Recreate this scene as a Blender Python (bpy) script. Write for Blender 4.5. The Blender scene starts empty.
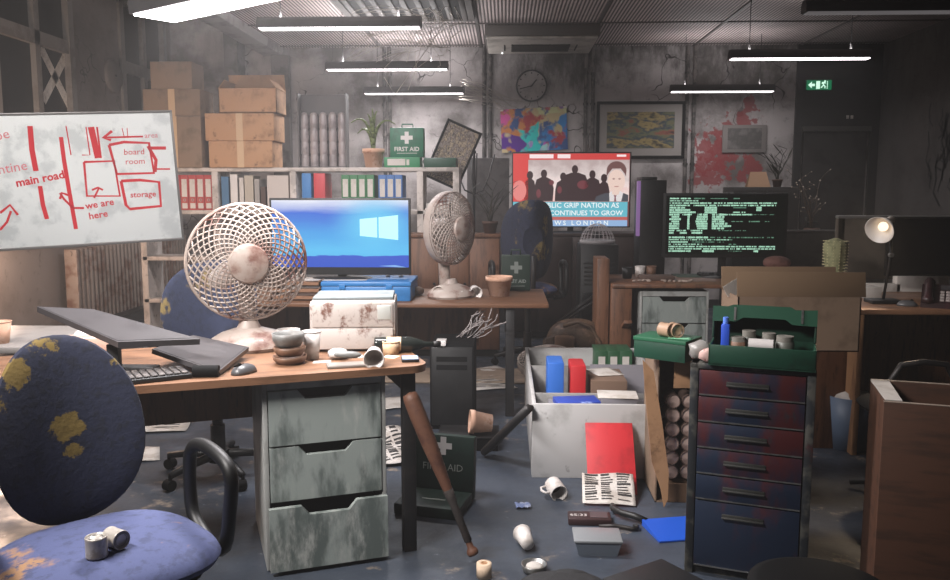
import bpy, bmesh, math, random
from mathutils import Vector, Matrix, Euler
random.seed(7)
SC = bpy.context.scene
COL = SC.collection
PI = math.pi
F = 823.0
# ------------------------------------------------------------------ camera
cam_d = bpy.data.cameras.new('camera'); cam = bpy.data.objects.new('camera', cam_d); COL.objects.link(cam)
cam_d.sensor_width = 36; cam_d.lens = 36 * F / 950; cam_d.clip_start = .05; cam_d.clip_end = 100
EYE = Vector((0, 0, 1.42))
cam.location = EYE
cam.rotation_euler = (math.radians(90 - 6.79), 0, math.radians(2.08))
SC.camera = cam
RC = cam.rotation_euler.to_matrix()
def ray(px, py): return RC @ Vector(((px - 475) / F, -(py - 290) / F, -1))
def P(px, py, Y):
    """point of the place seen at photo pixel (px,py) at depth Y"""
    d = ray(px, py); return EYE + d * (Y / d.y)
def Pz(px, py, z=0):
    """point seen at pixel on the horizontal plane of height z"""
    d = ray(px, py); return EYE + d * ((z - EYE.z) / d.z)
def Pp(px, py, o, n):
    d = ray(px, py); return EYE + d * ((o - EYE).dot(n) / d.dot(n))
# ------------------------------------------------------------------ materials
def lin(h):
    h = h.lstrip('#'); c = [int(h[i:i+2], 16) / 255 for i in (0, 2, 4)]
    return tuple(x / 12.92 if x <= .04045 else ((x + .055) / 1.055) ** 2.4 for x in c) + (1,)
class NT:
    def __init__(s, name):
        s.m = bpy.data.materials.new(name); s.m.use_nodes = True
        s.t = s.m.node_tree; s.b = s.t.nodes['Principled BSDF']
        s.tc = s.t.nodes.new('ShaderNodeTexCoord'); s.co = s.tc.outputs['Object']
    def n(s, ty, **k):
        x = s.t.nodes.new(ty)
        for a, v in k.items(): setattr(x, a, v)
        return x
    def l(s, a, b): s.t.links.new(a, b)
    def mapv(s, scale, co=None, loc=(0, 0, 0)):
        x = s.n('ShaderNodeMapping'); x.inputs['Scale'].default_value = scale; x.inputs['Location'].default_value = loc
        s.l(co or s.co, x.inputs[0]); return x.outputs[0]
    def noise(s, scale, detail=6, rough=.6, co=None):
        x = s.n('ShaderNodeTexNoise'); x.inputs['Scale'].default_value = scale
        x.inputs['Detail'].default_value = detail; x.inputs['Roughness'].default_value = rough
        s.l(co or s.co, x.inputs['Vector']); return x.outputs['Fac']
    def ramp(s, f, lo, hi, a=0, b=1):
        x = s.n('ShaderNodeMapRange'); x.interpolation_type = 'SMOOTHSTEP'
        x.inputs[1].default_value = lo; x.inputs[2].default_value = hi; x.inputs[3].default_value = a; x.inputs[4].default_value = b
        s.l(f, x.inputs[0]); return x.outputs[0]
    def math(s, op, a, b=None):
        x = s.n('ShaderNodeMath', operation=op)
        for i, v in enumerate((a, b)):
            if v is None: continue
            if isinstance(v, (int, float)): x.inputs[i].default_value = v
            else: s.l(v, x.inputs[i])
        return x.outputs[0]
    def mix(s, f, a, b):
        x = s.n('ShaderNodeMix', data_type='RGBA')
        for i, v in ((0, f), (6, a), (7, b)):
            if isinstance(v, (tuple, float, int)): x.inputs[i].default_value = v
            else: s.l(v, x.inputs[i])
        return x.outputs[2]
    def col(s, c): s.l(c, s.b.inputs['Base Color'])
    def bump(s, h, st=.3, d=.01):
        x = s.n('ShaderNodeBump'); x.inputs['Strength'].default_value = st; x.inputs['Distance'].default_value = d
        s.l(h, x.inputs['Height']); s.l(x.outputs[0], s.b.inputs['Normal'])
MATS = {}
def mat(name, c, rough=.6, metal=0, c2=None, sc=8, lo=.48, hi=.62, c3=None, sc3=25, lo3=.55, hi3=.68, bump=0, st=(1, 1, 1), emit=0, alpha=1, trans=0, spec=.5):
    """worn surface: base colour, one or two patchy wear colours, optional bump"""
    if name in MATS: return MATS[name]
    t = NT(name); b = t.b
    b.inputs['Roughness'].default_value = rough; b.inputs['Metallic'].default_value = metal
    b.inputs['Specular IOR Level'].default_value = spec
    b.inputs['Alpha'].default_value = alpha; b.inputs['Transmission Weight'].default_value = trans
    base = lin(c) if isinstance(c, str) else c
    b.inputs['Base Color'].default_value = base
    co = t.mapv(st) if st != (1, 1, 1) else t.co
    cur = base
    if c2: cur = t.mix(t.ramp(t.noise(sc, co=co), lo, hi), cur, lin(c2))
    if c3: cur = t.mix(t.ramp(t.noise(sc3, 8, .7, co=co), lo3, hi3), cur, lin(c3))
    if c2 or c3:
        t.col(cur)
    if bump: t.bump(t.noise(max(sc, 30) * 1.5, 8, co=co), bump)
    if emit:
        b.inputs['Emission Color'].default_value = base; b.inputs['Emission Strength'].default_value = emit
    MATS[name] = t.m
    return t.m
def emis(name, c, s): 
    if name in MATS: return MATS[name]
    t = NT(name); b = t.b
    b.inputs['Base Color'].default_value = (.02, .02, .02, 1); b.inputs['Roughness'].default_value = .4
    b.inputs['Emission Color'].default_value = lin(c); b.inputs['Emission Strength'].default_value = s
    MATS[name] = t.m; return t.m
# ------------------------------------------------------------------ geometry builder
class B:
    def __init__(s): s.bm = bmesh.new(); s.i = 0
    def _fin(s, verts, M):
        if M is not None: bmesh.ops.transform(s.bm, matrix=M, verts=verts)
        fs = set(f for v in verts for f in v.link_faces)
        for f in fs: f.material_index = s.i
        return s
    def box(s, x0, x1, y0, y1, z0, z1, bev=0, M=None, seg=2):
        r = bmesh.ops.create_cube(s.bm, size=1); vs = r['verts']
        bmesh.ops.transform(s.bm, matrix=Matrix.Translation(((x0+x1)/2, (y0+y1)/2, (z0+z1)/2)) @ Matrix.Diagonal((abs(x1-x0), abs(y1-y0), abs(z1-z0), 1)), verts=vs)
        if bev:
            es = list(set(e for v in vs for e in v.link_edges))
            r = bmesh.ops.bevel(s.bm, geom=es, offset=bev, segments=seg, affect='EDGES', profile=.5)
            vs = list(set(v for f in r['faces'] for v in f.verts) | set(v for v in vs if v.is_valid))
            seen = set(vs); st = list(vs)
            while st:
                v = st.pop()
                for e in v.link_edges:
                    w = e.other_vert(v)
                    if w not in seen: seen.add(w); st.append(w)
            vs = list(seen)
        return s._fin(vs, M)
    def cyl(s, p0, p1, r0, r1=None, seg=16, M=None):
        r1 = r0 if r1 is None else r1
        p0 = Vector(p0); p1 = Vector(p1); d = p1 - p0
        r = bmesh.ops.create_cone(s.bm, cap_ends=True, segments=seg, radius1=r0, radius2=max(r1, 1e-4), depth=d.length)
        T = Matrix.Translation((p0 + p1) / 2) @ d.to_track_quat('Z', 'Y').to_matrix().to_4x4()
        return s._fin(r['verts'], (M @ T) if M is not None else T)
    def lathe(s, prof, seg=24, M=None, cap=False):
        vs = []; rings = []
        for r, z in prof:
            if r < 1e-5: ring = [s.bm.verts.new((0, 0, z))]
            else: ring = [s.bm.verts.new((r*math.cos(2*PI*k/seg), r*math.sin(2*PI*k/seg), z)) for k in range(seg)]
            rings.append(ring); vs += ring
        for a, b in zip(rings, rings[1:]):
            for k in range(seg):
                k2 = (k+1) % seg
                if len(a) == 1 and len(b) == 1: continue
                if len(a) == 1: s.bm.faces.new((a[0], b[k2], b[k]))
                elif len(b) == 1: s.bm.faces.new((a[k], a[k2], b[0]))
                else: s.bm.faces.new((a[k], a[k2], b[k2], b[k]))
        return s._fin(vs, M)
    def tube(s, pts, r, seg=6, M=None, closed=False, r1=None):
        pts = [Vector(p) for p in pts]; n = len(pts); rings = []; vs = []
        up = None
        for i, p in enumerate(pts):
            if closed: d = pts[(i+1) % n] - pts[i-1]
            else: d = pts[min(i+1, n-1)] - pts[max(i-1, 0)]
            d = d.normalized() if d.length > 1e-9 else Vector((0, 0, 1))
            if up is None: up = d.orthogonal().normalized()
            u = up - d * up.dot(d); u = u.normalized() if u.length > 1e-6 else d.orthogonal().normalized(); up = u
            w = d.cross(u)
            rr = r if r1 is None else r + (r1 - r) * i / (n - 1)
            ring = [s.bm.verts.new(p + (u*math.cos(2*PI*k/seg) + w*math.sin(2*PI*k/seg)) * rr) for k in range(seg)]
            rings.append(ring); vs += ring
        for i in range(n if closed else n-1):
            a, b = rings[i], rings[(i+1) % n]
            for k in range(seg): s.bm.faces.new((a[k], a[(k+1) % seg], b[(k+1) % seg], b[k]))
        if not closed: s.bm.faces.new(rings[0][::-1]); s.bm.faces.new(rings[-1])
        return s._fin(vs, M)
    def poly(s, pts, y0=0, y1=None, M=None):
        """outline in XZ, extruded along Y (front face at y0)"""
        a = [s.bm.verts.new((x, y0, z)) for x, z in pts]; vs = list(a)
        if y1 is None: s.bm.faces.new(a)
        else:
            b = [s.bm.verts.new((x, y1, z)) for x, z in pts]; vs += b
            s.bm.faces.new(a); s.bm.faces.new(b[::-1])
            n = len(a)
            for k in range(n): s.bm.faces.new((a[k], b[k], b[(k+1) % n], a[(k+1) % n]))
            fs = set(f for v in vs for f in v.link_faces); bmesh.ops.recalc_face_normals(s.bm, faces=list(fs))
        return s._fin(vs, M)
    def hexa(s, q):
        """slab from 8 corners: bottom 4 then top 4"""
        v = [s.bm.verts.new(p) for p in q]
        for f in ((0,3,2,1),(4,5,6,7),(0,1,5,4),(1,2,6,5),(2,3,7,6),(3,0,4,7)): s.bm.faces.new([v[i] for i in f])
        bmesh.ops.recalc_face_normals(s.bm, faces=list(set(f for x in v for f in x.link_faces)))
        return s._fin(v, None)
    def pillow(s, w, h, t, n=2.6, rings=7, seg=36, M=None, p=2.2, taper=0, curve=0):
        """cushion: superellipse outline in XZ, thickness along Y"""
        vs = []; prev = None; front = []; 
        def ring(k, side):
            out = []
            for j in range(seg):
                a = 2*PI*j/seg; c, q = math.cos(a), math.sin(a)
                x = abs(c)**(2/n)*(1 if c >= 0 else -1); z = abs(q)**(2/n)*(1 if q >= 0 else -1)
                x *= 1 + taper*z
                y = side*t/2*max(0, 1-k**p)**(1/p) + curve*((x*k)**2)
                out.append(s.bm.verts.new((x*k*w/2, y, z*k*h/2)))
            return out
        ks = [math.sin(PI/2*i/rings) for i in range(1, rings+1)]
        seq = [ring(k, -1) for k in ks] + [ring(k, 1) for k in ks[:-1]][::-1]
        for a, b in zip(seq, seq[1:]):
            for j in range(seg): s.bm.faces.new((a[j], b[j], b[(j+1) % seg], a[(j+1) % seg]))
        s.bm.faces.new(seq[0]); s.bm.faces.new(seq[-1][::-1])
        for r in seq: vs += r
        bmesh.ops.recalc_face_normals(s.bm, faces=list(set(f for v in vs for f in v.link_faces)))
        return s._fin(vs, M)
    def sheet(s, w, d, nx, ny, fn, M=None, th=0.0006):
        """thin sheet in XY with height fn(u,v), u,v in 0..1"""
        top = [[s.bm.verts.new(((i/nx-.5)*w, (j/ny-.5)*d, fn(i/nx, j/ny)+th)) for i in range(nx+1)] for j in range(ny+1)]
        bot = [[s.bm.verts.new(((i/nx-.5)*w, (j/ny-.5)*d, fn(i/nx, j/ny))) for i in range(nx+1)] for j in range(ny+1)]
        vs = [v for r in top+bot for v in r]
        for j in range(ny):
            for i in range(nx):
                s.bm.faces.new((top[j][i], top[j][i+1], top[j+1][i+1], top[j+1][i])); s.bm.faces.new((bot[j][i], bot[j+1][i], bot[j+1][i+1], bot[j][i+1]))
        for i in range(nx):
            s.bm.faces.new((bot[0][i], bot[0][i+1], top[0][i+1], top[0][i])); s.bm.faces.new((top[ny][i], top[ny][i+1], bot[ny][i+1], bot[ny][i]))
        for j in range(ny):
            s.bm.faces.new((top[j][0], top[j+1][0], bot[j+1][0], bot[j][0])); s.bm.faces.new((bot[j][nx], bot[j+1][nx], top[j+1][nx], top[j][nx]))
        return s._fin(vs, M)
    def ball(s, c, r, sq=(1, 1, 1), jit=0, sub=2, M=None):
        q = bmesh.ops.create_icosphere(s.bm, subdivisions=sub, radius=r); vs = q['verts']
        for v in vs:
            if jit: v.co *= 1 + random.uniform(-jit, jit)
            v.co = Vector((v.co.x*sq[0], v.co.y*sq[1], v.co.z*sq[2])) + Vector(c)
        return s._fin(vs, M)
    def text(s, body, size, M, align='CENTER', shear=0, bold=0):
        cu = bpy.data.curves.new('lettering', 'FONT'); cu.body = body; cu.size = size; cu.align_x = align; cu.align_y = 'CENTER'; cu.resolution_u = 2; cu.shear = shear; cu.offset = bold
        o = bpy.data.objects.new('lettering', cu); COL.objects.link(o)
        me = bpy.data.meshes.new_from_object(o.evaluated_get(bpy.context.evaluated_depsgraph_get()))
        vs = [s.bm.verts.new((v.co.x, 0, v.co.y)) for v in me.vertices]
        for p in me.polygons:
            try: s.bm.faces.new([vs[i] for i in p.vertices])
            except ValueError: pass
        bpy.data.objects.remove(o); bpy.data.curves.remove(cu); bpy.data.meshes.remove(me)
        return s._fin(vs, M)
    def stroke(s, pts, w, M=None, y=0):
        """flat pen stroke in the XZ plane"""
        vs = []; pr = None
        pts = [Vector((a, b)) for a, b in pts]
        for i, p in enumerate(pts):
            d = (pts[min(i+1, len(pts)-1)] - pts[max(i-1, 0)]); d = d.normalized() if d.length else Vector((1, 0))
            nrm = Vector((-d.y, d.x)) * w / 2
            a = s.bm.verts.new((p.x+nrm.x, y, p.y+nrm.y)); b = s.bm.verts.new((p.x-nrm.x, y, p.y-nrm.y)); vs += [a, b]
            if pr: s.bm.faces.new((pr[0], pr[1], b, a))
            pr = (a, b)
        return s._fin(vs, M)
    def out(s, name, m, parent=None, M=None, ang=40):
        me = bpy.data.meshes.new(name)
        for e in s.bm.edges:
            if len(e.link_faces) == 2: e.smooth = e.calc_face_angle(0) < math.radians(ang)
        for f in s.bm.faces: f.smooth = True
        s.bm.to_mesh(me); s.bm.free()
        for x in (m if isinstance(m, (list, tuple)) else [m]): me.materials.append(x)
        o = bpy.data.objects.new(name, me); COL.objects.link(o)
        if parent: o.parent = parent
        if M is not None: o.matrix_local = M
        return o
def tag(o, label, cat, group=None, kind=None):
    o['label'] = label; o['category'] = cat
    if group: o['group'] = group
    if kind: o['kind'] = kind
    return o
def T(name, label, cat, loc=(0, 0, 0), rz=0, group=None, rot=None):
    o = bpy.data.objects.new(name, None); COL.objects.link(o); o.empty_display_size = .05
    o.location = loc; o.rotation_euler = rot if rot else (0, 0, rz)
    return tag(o, label, cat, group)
def solo(b, name, m, label, cat, loc=(0, 0, 0), rz=0, group=None, rot=None, kind=None):
    o = b.out(name, m); o.location = loc; o.rotation_euler = rot if rot else (0, 0, rz)
    return tag(o, label, cat, group, kind)
def struct(b, name, m, parent=None):
    o = b.out(name, m, parent)
    o['kind'] = 'structure'
    return o
def kids(o): return [c for c in bpy.data.objects if c.parent == o]
def dup(o, loc=None, rz=None, label=None, parent=None, group=None):
    c = o.copy(); COL.objects.link(c)
    if parent: c.parent = parent
    if loc is not None: c.location = loc
    if rz is not None: c.rotation_euler = (0, 0, rz)
    if label: c['label'] = label
    if group: c['group'] = group
    for k in kids(o): dup(k, parent=c)
    return c
def R(d): return math.radians(d)
def TR(x, y, z): return Matrix.Translation((x, y, z))
def RX(d): return Matrix.Rotation(R(d), 4, 'X')
def RY(d): return Matrix.Rotation(R(d), 4, 'Y')
def RZ(d): return Matrix.Rotation(R(d), 4, 'Z')
# ------------------------------------------------------------------ room
XL, XR, YB, YR, ZC = -4.1, 4.46, 10.2, -2.2, 3.16
def wall_mat(name, base, mould, blood=None, dirt='#5d5754', moz=(2.55, 3.4), bump=.25):
    t = NT(name); b = t.b; b.inputs['Roughness'].default_value = .85
    cur = t.mix(t.ramp(t.noise(1.6), .42, .68), lin(base), lin(dirt))
    cur = t.mix(t.ramp(t.noise(9, 9, .75), .56, .7, 0, .6), cur, lin('#4a4644'))
    sep = t.n('ShaderNodeSeparateXYZ'); t.l(t.co, sep.inputs[0])
    zz = t.math('ADD', sep.outputs[2], t.ramp(t.noise(1.3, 8, .75, t.mapv((1, 1, .35))), .25, .75, -.75, .75))
    cur = t.mix(t.math('MULTIPLY', t.ramp(zz, *moz, 0, .92), t.ramp(sep.outputs[0], -1.2, .8, .35, 1)), cur, lin(mould))
    v = t.n('ShaderNodeTexVoronoi', feature='DISTANCE_TO_EDGE'); v.inputs['Scale'].default_value = 1.1
    wob = t.n('ShaderNodeTexNoise'); wob.inputs['Scale'].default_value = 3; t.l(t.co, wob.inputs['Vector'])
    ad = t.n('ShaderNodeVectorMath', operation='ADD'); t.l(t.co, ad.inputs[0]); t.l(wob.outputs['Color'], ad.inputs[1]); t.l(ad.outputs[0], v.inputs['Vector'])
    crack = t.math('MULTIPLY', t.ramp(v.outputs['Distance'], .004, .012, 1, 0), t.ramp(t.noise(.9), .47, .6))
    cur = t.mix(crack, cur, lin('#2b2826'))
    if blood:
        for c, r, sc in blood:
            d = t.n('ShaderNodeVectorMath', operation='DISTANCE'); t.l(t.co, d.inputs[0]); d.inputs[1].default_value = c
            f = t.math('ADD', t.ramp(d.outputs['Value'], 0, r, .3, -.25), t.noise(sc, 5, .6))
            cur = t.mix(t.ramp(f, .66, .72, 0, .85), cur, lin('#863033'))
    t.col(cur)
    t.bump(t.noise(14, 9, .7), bump, .02)
    return t.m
bp = lambda px, py: tuple(P(px, py, YB))
M_back = wall_mat('concrete_wall', '#b0a9a8', '#3d3936', [(bp(708, 172), .62, 6.2), (bp(752, 168), .5, 6), (bp(748, 112), .42, 6), (bp(720, 150), .9, 11)])
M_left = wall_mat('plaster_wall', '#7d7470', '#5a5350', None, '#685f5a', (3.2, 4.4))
M_right = wall_mat('dimmed_plaster', '#4d4947', '#2a2725', None, '#3b3735', (2.2, 3.4))  # plaster colour darkened to stand for low light on the right wall
def floor_mat():
    t = NT('worn_vinyl'); b = t.b
    cur = t.mix(t.ramp(t.noise(1.1, 5), .4, .65), lin('#3b424d'), lin('#2c3138'))
    cur = t.mix(t.ramp(t.noise(5, 10, .72), .53, .66, 0, .8), cur, lin('#34363a'))
    cur = t.mix(t.ramp(t.noise(3.3, 10, .7, t.mapv((1, 1, 1), loc=(7, 3, 1))), .59, .66, 0, .85), cur, lin('#8d7f70'))
    cur = t.mix(t.ramp(t.noise(18, 9, .75, t.mapv((1, 1, 1), loc=(2, 9, 1))), .62, .7, 0, .8), cur, lin('#8a9099'))
    t.col(cur); t.l(t.ramp(t.noise(4, 8), .3, .7, .3, .62), b.inputs['Roughness']); t.bump(t.noise(40, 8), .12)
    return t.m
M_floor = floor_mat()
def ceil_mat():
    t = NT('perforated_metal_ceiling'); b = t.b; b.inputs['Roughness'].default_value = .6
    w = t.n('ShaderNodeTexWave', bands_direction='X'); w.inputs['Scale'].default_value = 9; t.l(t.co, w.inputs['Vector'])
    w2 = t.n('ShaderNodeTexWave', bands_direction='Y'); w2.inputs['Scale'].default_value = 20; t.l(t.co, w2.inputs['Vector'])
    base = t.mix(t.ramp(t.noise(1.2), .4, .7), lin('#d2c2c0'), lin('#aa9c9a'))
    f = t.math('MULTIPLY', t.ramp(w.outputs['Fac'], .25, .75), t.ramp(w2.outputs['Fac'], .2, .6, .7, 1))
    t.col(t.mix(f, lin('#4c4644'), base)); t.bump(f, .4, .01)
    return t.m
M_ceil = ceil_mat()
M_trimgrey = mat('grey_painted_trim', '#8d8886', .6, c2='#6b6663', sc=5, bump=.1)
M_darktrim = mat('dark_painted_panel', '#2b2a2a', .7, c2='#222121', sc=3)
M_glassnight = mat('night_window_glass', '#060607', .3, c2='#0c0d10', sc=30, st=(1, 1, .15))
struct(B().box(XL-.2, XR+.2, YR-.2, YB+.2, -.2, 0), 'floor', M_floor)
struct(B().box(-2.7, XR+.2, YR-.2, YB+.2, ZC, ZC+.15), 'ceiling', M_ceil)
struct(B().box(XL-.2, -2.7, YR-.2, YB+.2, 3.75, 3.9).box(-2.72, -2.7, YR, YB, ZC+.15, 3.75), 'ceiling_raised_strip', M_trimgrey)
struct(B().box(XL-.2, XR+.2, YB, YB+.2, 0, 3.75), 'wall_back', M_back)
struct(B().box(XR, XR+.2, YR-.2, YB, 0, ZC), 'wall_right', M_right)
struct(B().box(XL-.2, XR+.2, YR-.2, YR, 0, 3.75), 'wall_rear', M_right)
W1 = (4.2, 7.85); W2 = (8.82, 10.02); WZ = (1.05, 3.5)
b = B().box(XL-.2, XL, YR, YB, 0, WZ[0]).box(XL-.2, XL, YR, YB, WZ[1], 3.75)
for y0, y1 in ((YR, W1[0]), (W1[1], W2[0]), (W2[1], YB)): b.box(XL-.2, XL, y0, y1, WZ[0], WZ[1])
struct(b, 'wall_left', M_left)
M_frame = mat('window_frame_paint', '#7f7a76', .55, c2='#716b67', sc=6)
for i, ((y0, y1), cols) in enumerate(((W1, 6), (W2, 2))):
    b = B(); f = .05
    b.box(XL-.08, XL+.03, y0, y0+.09, *WZ).box(XL-.08, XL+.03, y1-.09, y1, *WZ).box(XL-.08, XL+.03, y0, y1, WZ[1]-.09, WZ[1]).box(XL-.12, XL+.12, y0-.05, y1+.05, WZ[0]-.05, WZ[0]+.04)
    b.box(XL-.07, XL+.02, y0, y1, 2.70, 2.82)
    step = (y1-y0)/cols
    for k in range(1, cols): b.box(XL-.07, XL+.02, y0+k*step-.04, y0+k*step+.04, *WZ)
    w = struct(b, 'window_%d' % (i+1), M_frame)
    for k in range(cols):
        for z0, z1 in ((WZ[0], 2.7), (2.82, WZ[1])):
            p = B().box(XL-.05, XL-.03, y0+k*step+.03, y0+(k+1)*step-.03, z0, z1).out('pane', M_glassnight, w)
# bulkhead beam under the raised strip edge, pilasters, conduits, ceiling grid
struct(B().box(-2.95, -2.7, YR, YB, ZC-.1, ZC+.14, .02).box(-3.1, -2.95, YR, YB, ZC+.0, ZC+.2), 'trim_1', M_trimgrey)
b = B(); b.box(-2.83, -2.62, YB-.12, YB, 0, ZC-.1).box(-3.34, -3.18, YB-.3, YB, 0, 3.75)
struct(b, 'trim_2', mat('pilaster_concrete', '#6e6967', .85, c2='#4d4947', sc=4, bump=.2))
b = B()
for px in (386, 391, 484, 490, 584, 591, 684, 691):
    x = P(px, 192, YB).x
    b.cyl((x, YB-.02, 0), (x, YB-.02, ZC), .022, seg=8)
    for k in range(9): b.cyl((x, YB-.02, .3+k*.36), (x, YB-.02, .33+k*.36), .03, seg=8)
struct(b, 'trim_3', mat('rusty_conduit', '#6b6461', .7, c2='#33302e', sc=9, lo=.42, hi=.55, bump=.2))
b = B(); k = -1.5
for x in (-1.5, -.3, .95, 2.25, 3.5): b.box(x-.015, x+.015, YR, YB, ZC-.012, ZC)
y = -1.2
while y < YB: b.box(-2.7, XR, y-.012, y+.012, ZC-.012, ZC); y += 1.25
struct(b, 'trim_4', mat('ceiling_grid_metal', '#55504e', .5))
struct(B().box(-2.7, 3.4, YB-.03, YB, 0, .1).box(XR-.03, XR, YR, YB, 0, .1).box(XL, XL+.03, YR, YB, 0, .1), 'baseboard_back', M_darktrim)
# exit corner: dark panel wall with the door
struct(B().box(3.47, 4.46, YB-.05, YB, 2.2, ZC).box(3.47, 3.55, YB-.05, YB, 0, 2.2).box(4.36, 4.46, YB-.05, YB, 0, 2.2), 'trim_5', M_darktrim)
d = struct(B().box(3.58, 4.33, YB-.03, YB-.002, 0, 2.14), 'door_1', mat('dark_door', '#3a3837', .5, c2='#2f2d2c', sc=4))
B().box(3.55, 4.36, YB-.08, YB-.05, 2.14, 2.2).out('door_frame', mat('door_frame_grey', '#4a4846', .5), d)
bb = B().box(3.64, 3.66, YB-.06, YB-.03, 1.0, 1.12, .005).cyl((3.65, YB-.06, 1.06), (3.65, YB-.1, 1.06), .01).cyl((3.65, YB-.09, 1.06), (3.77, YB-.09, 1.06), .01); bb.out('door_handle', mat('steel', '#a0a0a0', .3, 1), d)
# exit sign
M_green = emis('exit_green', '#0f8a5a', .55); M_exw = emis('exit_white', '#d8ffe8', 1.1)
c = P(819, 85, YB-.12)
t = T('exit_sign', 'green running-man exit sign with left arrow above the dark door', 'sign', c)
B().box(-.15, .15, 0, .05, -.062, .062, .006).out('housing', mat('sign_housing', '#1b3a2c', .5), t)
B().box(-.145, .145, -.004, .002, -.056, .056).out('panel', M_green, t)
b = B()
b.poly([(-.13, 0), (-.085, .04), (-.085, .014), (-.05, .014), (-.05, -.014), (-.085, -.014), (-.085, -.04)], -.006)
b.poly([(-.035, -.045), (.01, -.045), (.01, .045), (-.035, .045)], -.006)
for pts in ([(.03, .028), (.06, .03), (.075, .018)], [(.055, .03), (.05, 0), (.07, -.018), (.066, -.04)], [(.05, 0), (.035, -.02), (.022, -.032)], [(.052, .028), (.03, .012)]): b.stroke(pts, .014, y=-.006)
b.lathe([(0, .001), (.012, 0)], 12, TR(.066, -.006, .042) @ RX(90))
b.stroke([(.095, -.045), (.095, .045)], .008, y=-.006)
b.out('pictogram', M_exw, t)
# radiators under the windows
M_rad = mat('radiator_paint', '#97877d', .5, c2='#76584a', sc=5, lo=.45, hi=.6, bump=.1)
for y0, y1, lab in ((7.35, 9.05, 'rust-stained ribbed radiator under the taped window, nearer the whiteboard'), (9.15, 10.0, 'short ribbed radiator in the far corner behind the blue chair')):
    n = int((y1-y0)/.08); b = B()
    for k in range(n):
        y = y0 + (k+.5)*(y1-y0)/n
        b.box(XL+.07, XL+.19, y-.026, y+.026, .2, .9, .012)
    o = T('radiator', lab, 'radiator', (0, 0, 0), group='radiators under the windows')
    b.out('fin_panel', M_rad, o)
    B().cyl((XL+.13, y0, .24), (XL+.13, y1, .24), .025).cyl((XL+.13, y0, .86), (XL+.13, y1, .86), .025).out('pipe', M_rad, o)
    B().cyl((XL+.13, y0+.1, 0), (XL+.13, y0+.1, .24), .014).cyl((XL+.13, y1-.1, 0), (XL+.13, y1-.1, .24), .014).out('foot_pipe', M_rad, o)
# tape cross on window pane
c = Pp(58, 77, Vector((XL+.0, 0, 0)), Vector((1, 0, 0)))
t = T('tape_cross', 'pale masking tape stuck in an X on the dark window pane', 'tape', (XL-.028, c.y, c.z))
M_tape = mat('masking_tape', '#d8d0c6', .8, c2='#beb5ab', sc=20)
for s, L in ((1, .62), (-1, .64)):
    B().box(0, .003, -.045, .045, -L/2, L/2).out('strip', M_tape, t, M=RX(s*43))
# wall disc clock on the left wall pier, back wall clock
def clock(name, label, loc, r, M0, face, rim):
    t = T(name, label, 'clock', loc); t.rotation_euler = M0
    B().lathe([(0, .0), (r, 0), (r, .03), (r*.93, .04), (r*.9, .022)], 40, RX(90)).out('rim', rim, t)
    B().lathe([(0, .024), (r*.92, .024)], 40, RX(90)).out('dial', face, t)
    b = B()
    for k in range(12):
        a = k*PI/6
        b.stroke([(math.sin(a)*r*.74, math.cos(a)*r*.74), (math.sin(a)*r*.85, math.cos(a)*r*.85)], .012, y=-.026)
    b.out('hour_mark', rim, t)
    for a, L, w in ((40, .5, .016), (255, .78, .011)):
        B().stroke([(-.1*r*math.sin(R(a)), -.1*r*math.cos(R(a))), (L*r*math.sin(R(a)), L*r*math.cos(R(a)))], w, y=-.028).out('hand', rim, t)
M_black = mat('black_plastic', '#0f0f10', .5, c2='#161617', sc=12)
M_blackm = mat('matte_black', '#080809', .75, spec=.15)
clock('wall_clock', 'round black-rimmed office clock high on the back wall', P(531.5, 86, YB-.005), .19, (0, 0, 0), mat('clock_dial', '#a8a09e', .6, c2='#8e8785', sc=6), M_black)
c = Pp(112, 76, Vector((XL, 0, 0)), Vector((1, 0, 0)))
t = T('smoke_alarm_disc', 'plain round grey disc on the pier between the windows', 'alarm disc', (XL, c.y, c.z), rot=(0, R(90), 0))
M_disc = mat('disc_grey', '#6f6864', .6)
B().lathe([(.17, 0), (.17, .02), (.155, .035), (0, .04)], 40).out('disc', M_disc, t); B().lathe([(.015, .04), (.012, .05), (0, .052)], 12).out('centre_cap', M_darktrim, t)
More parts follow.
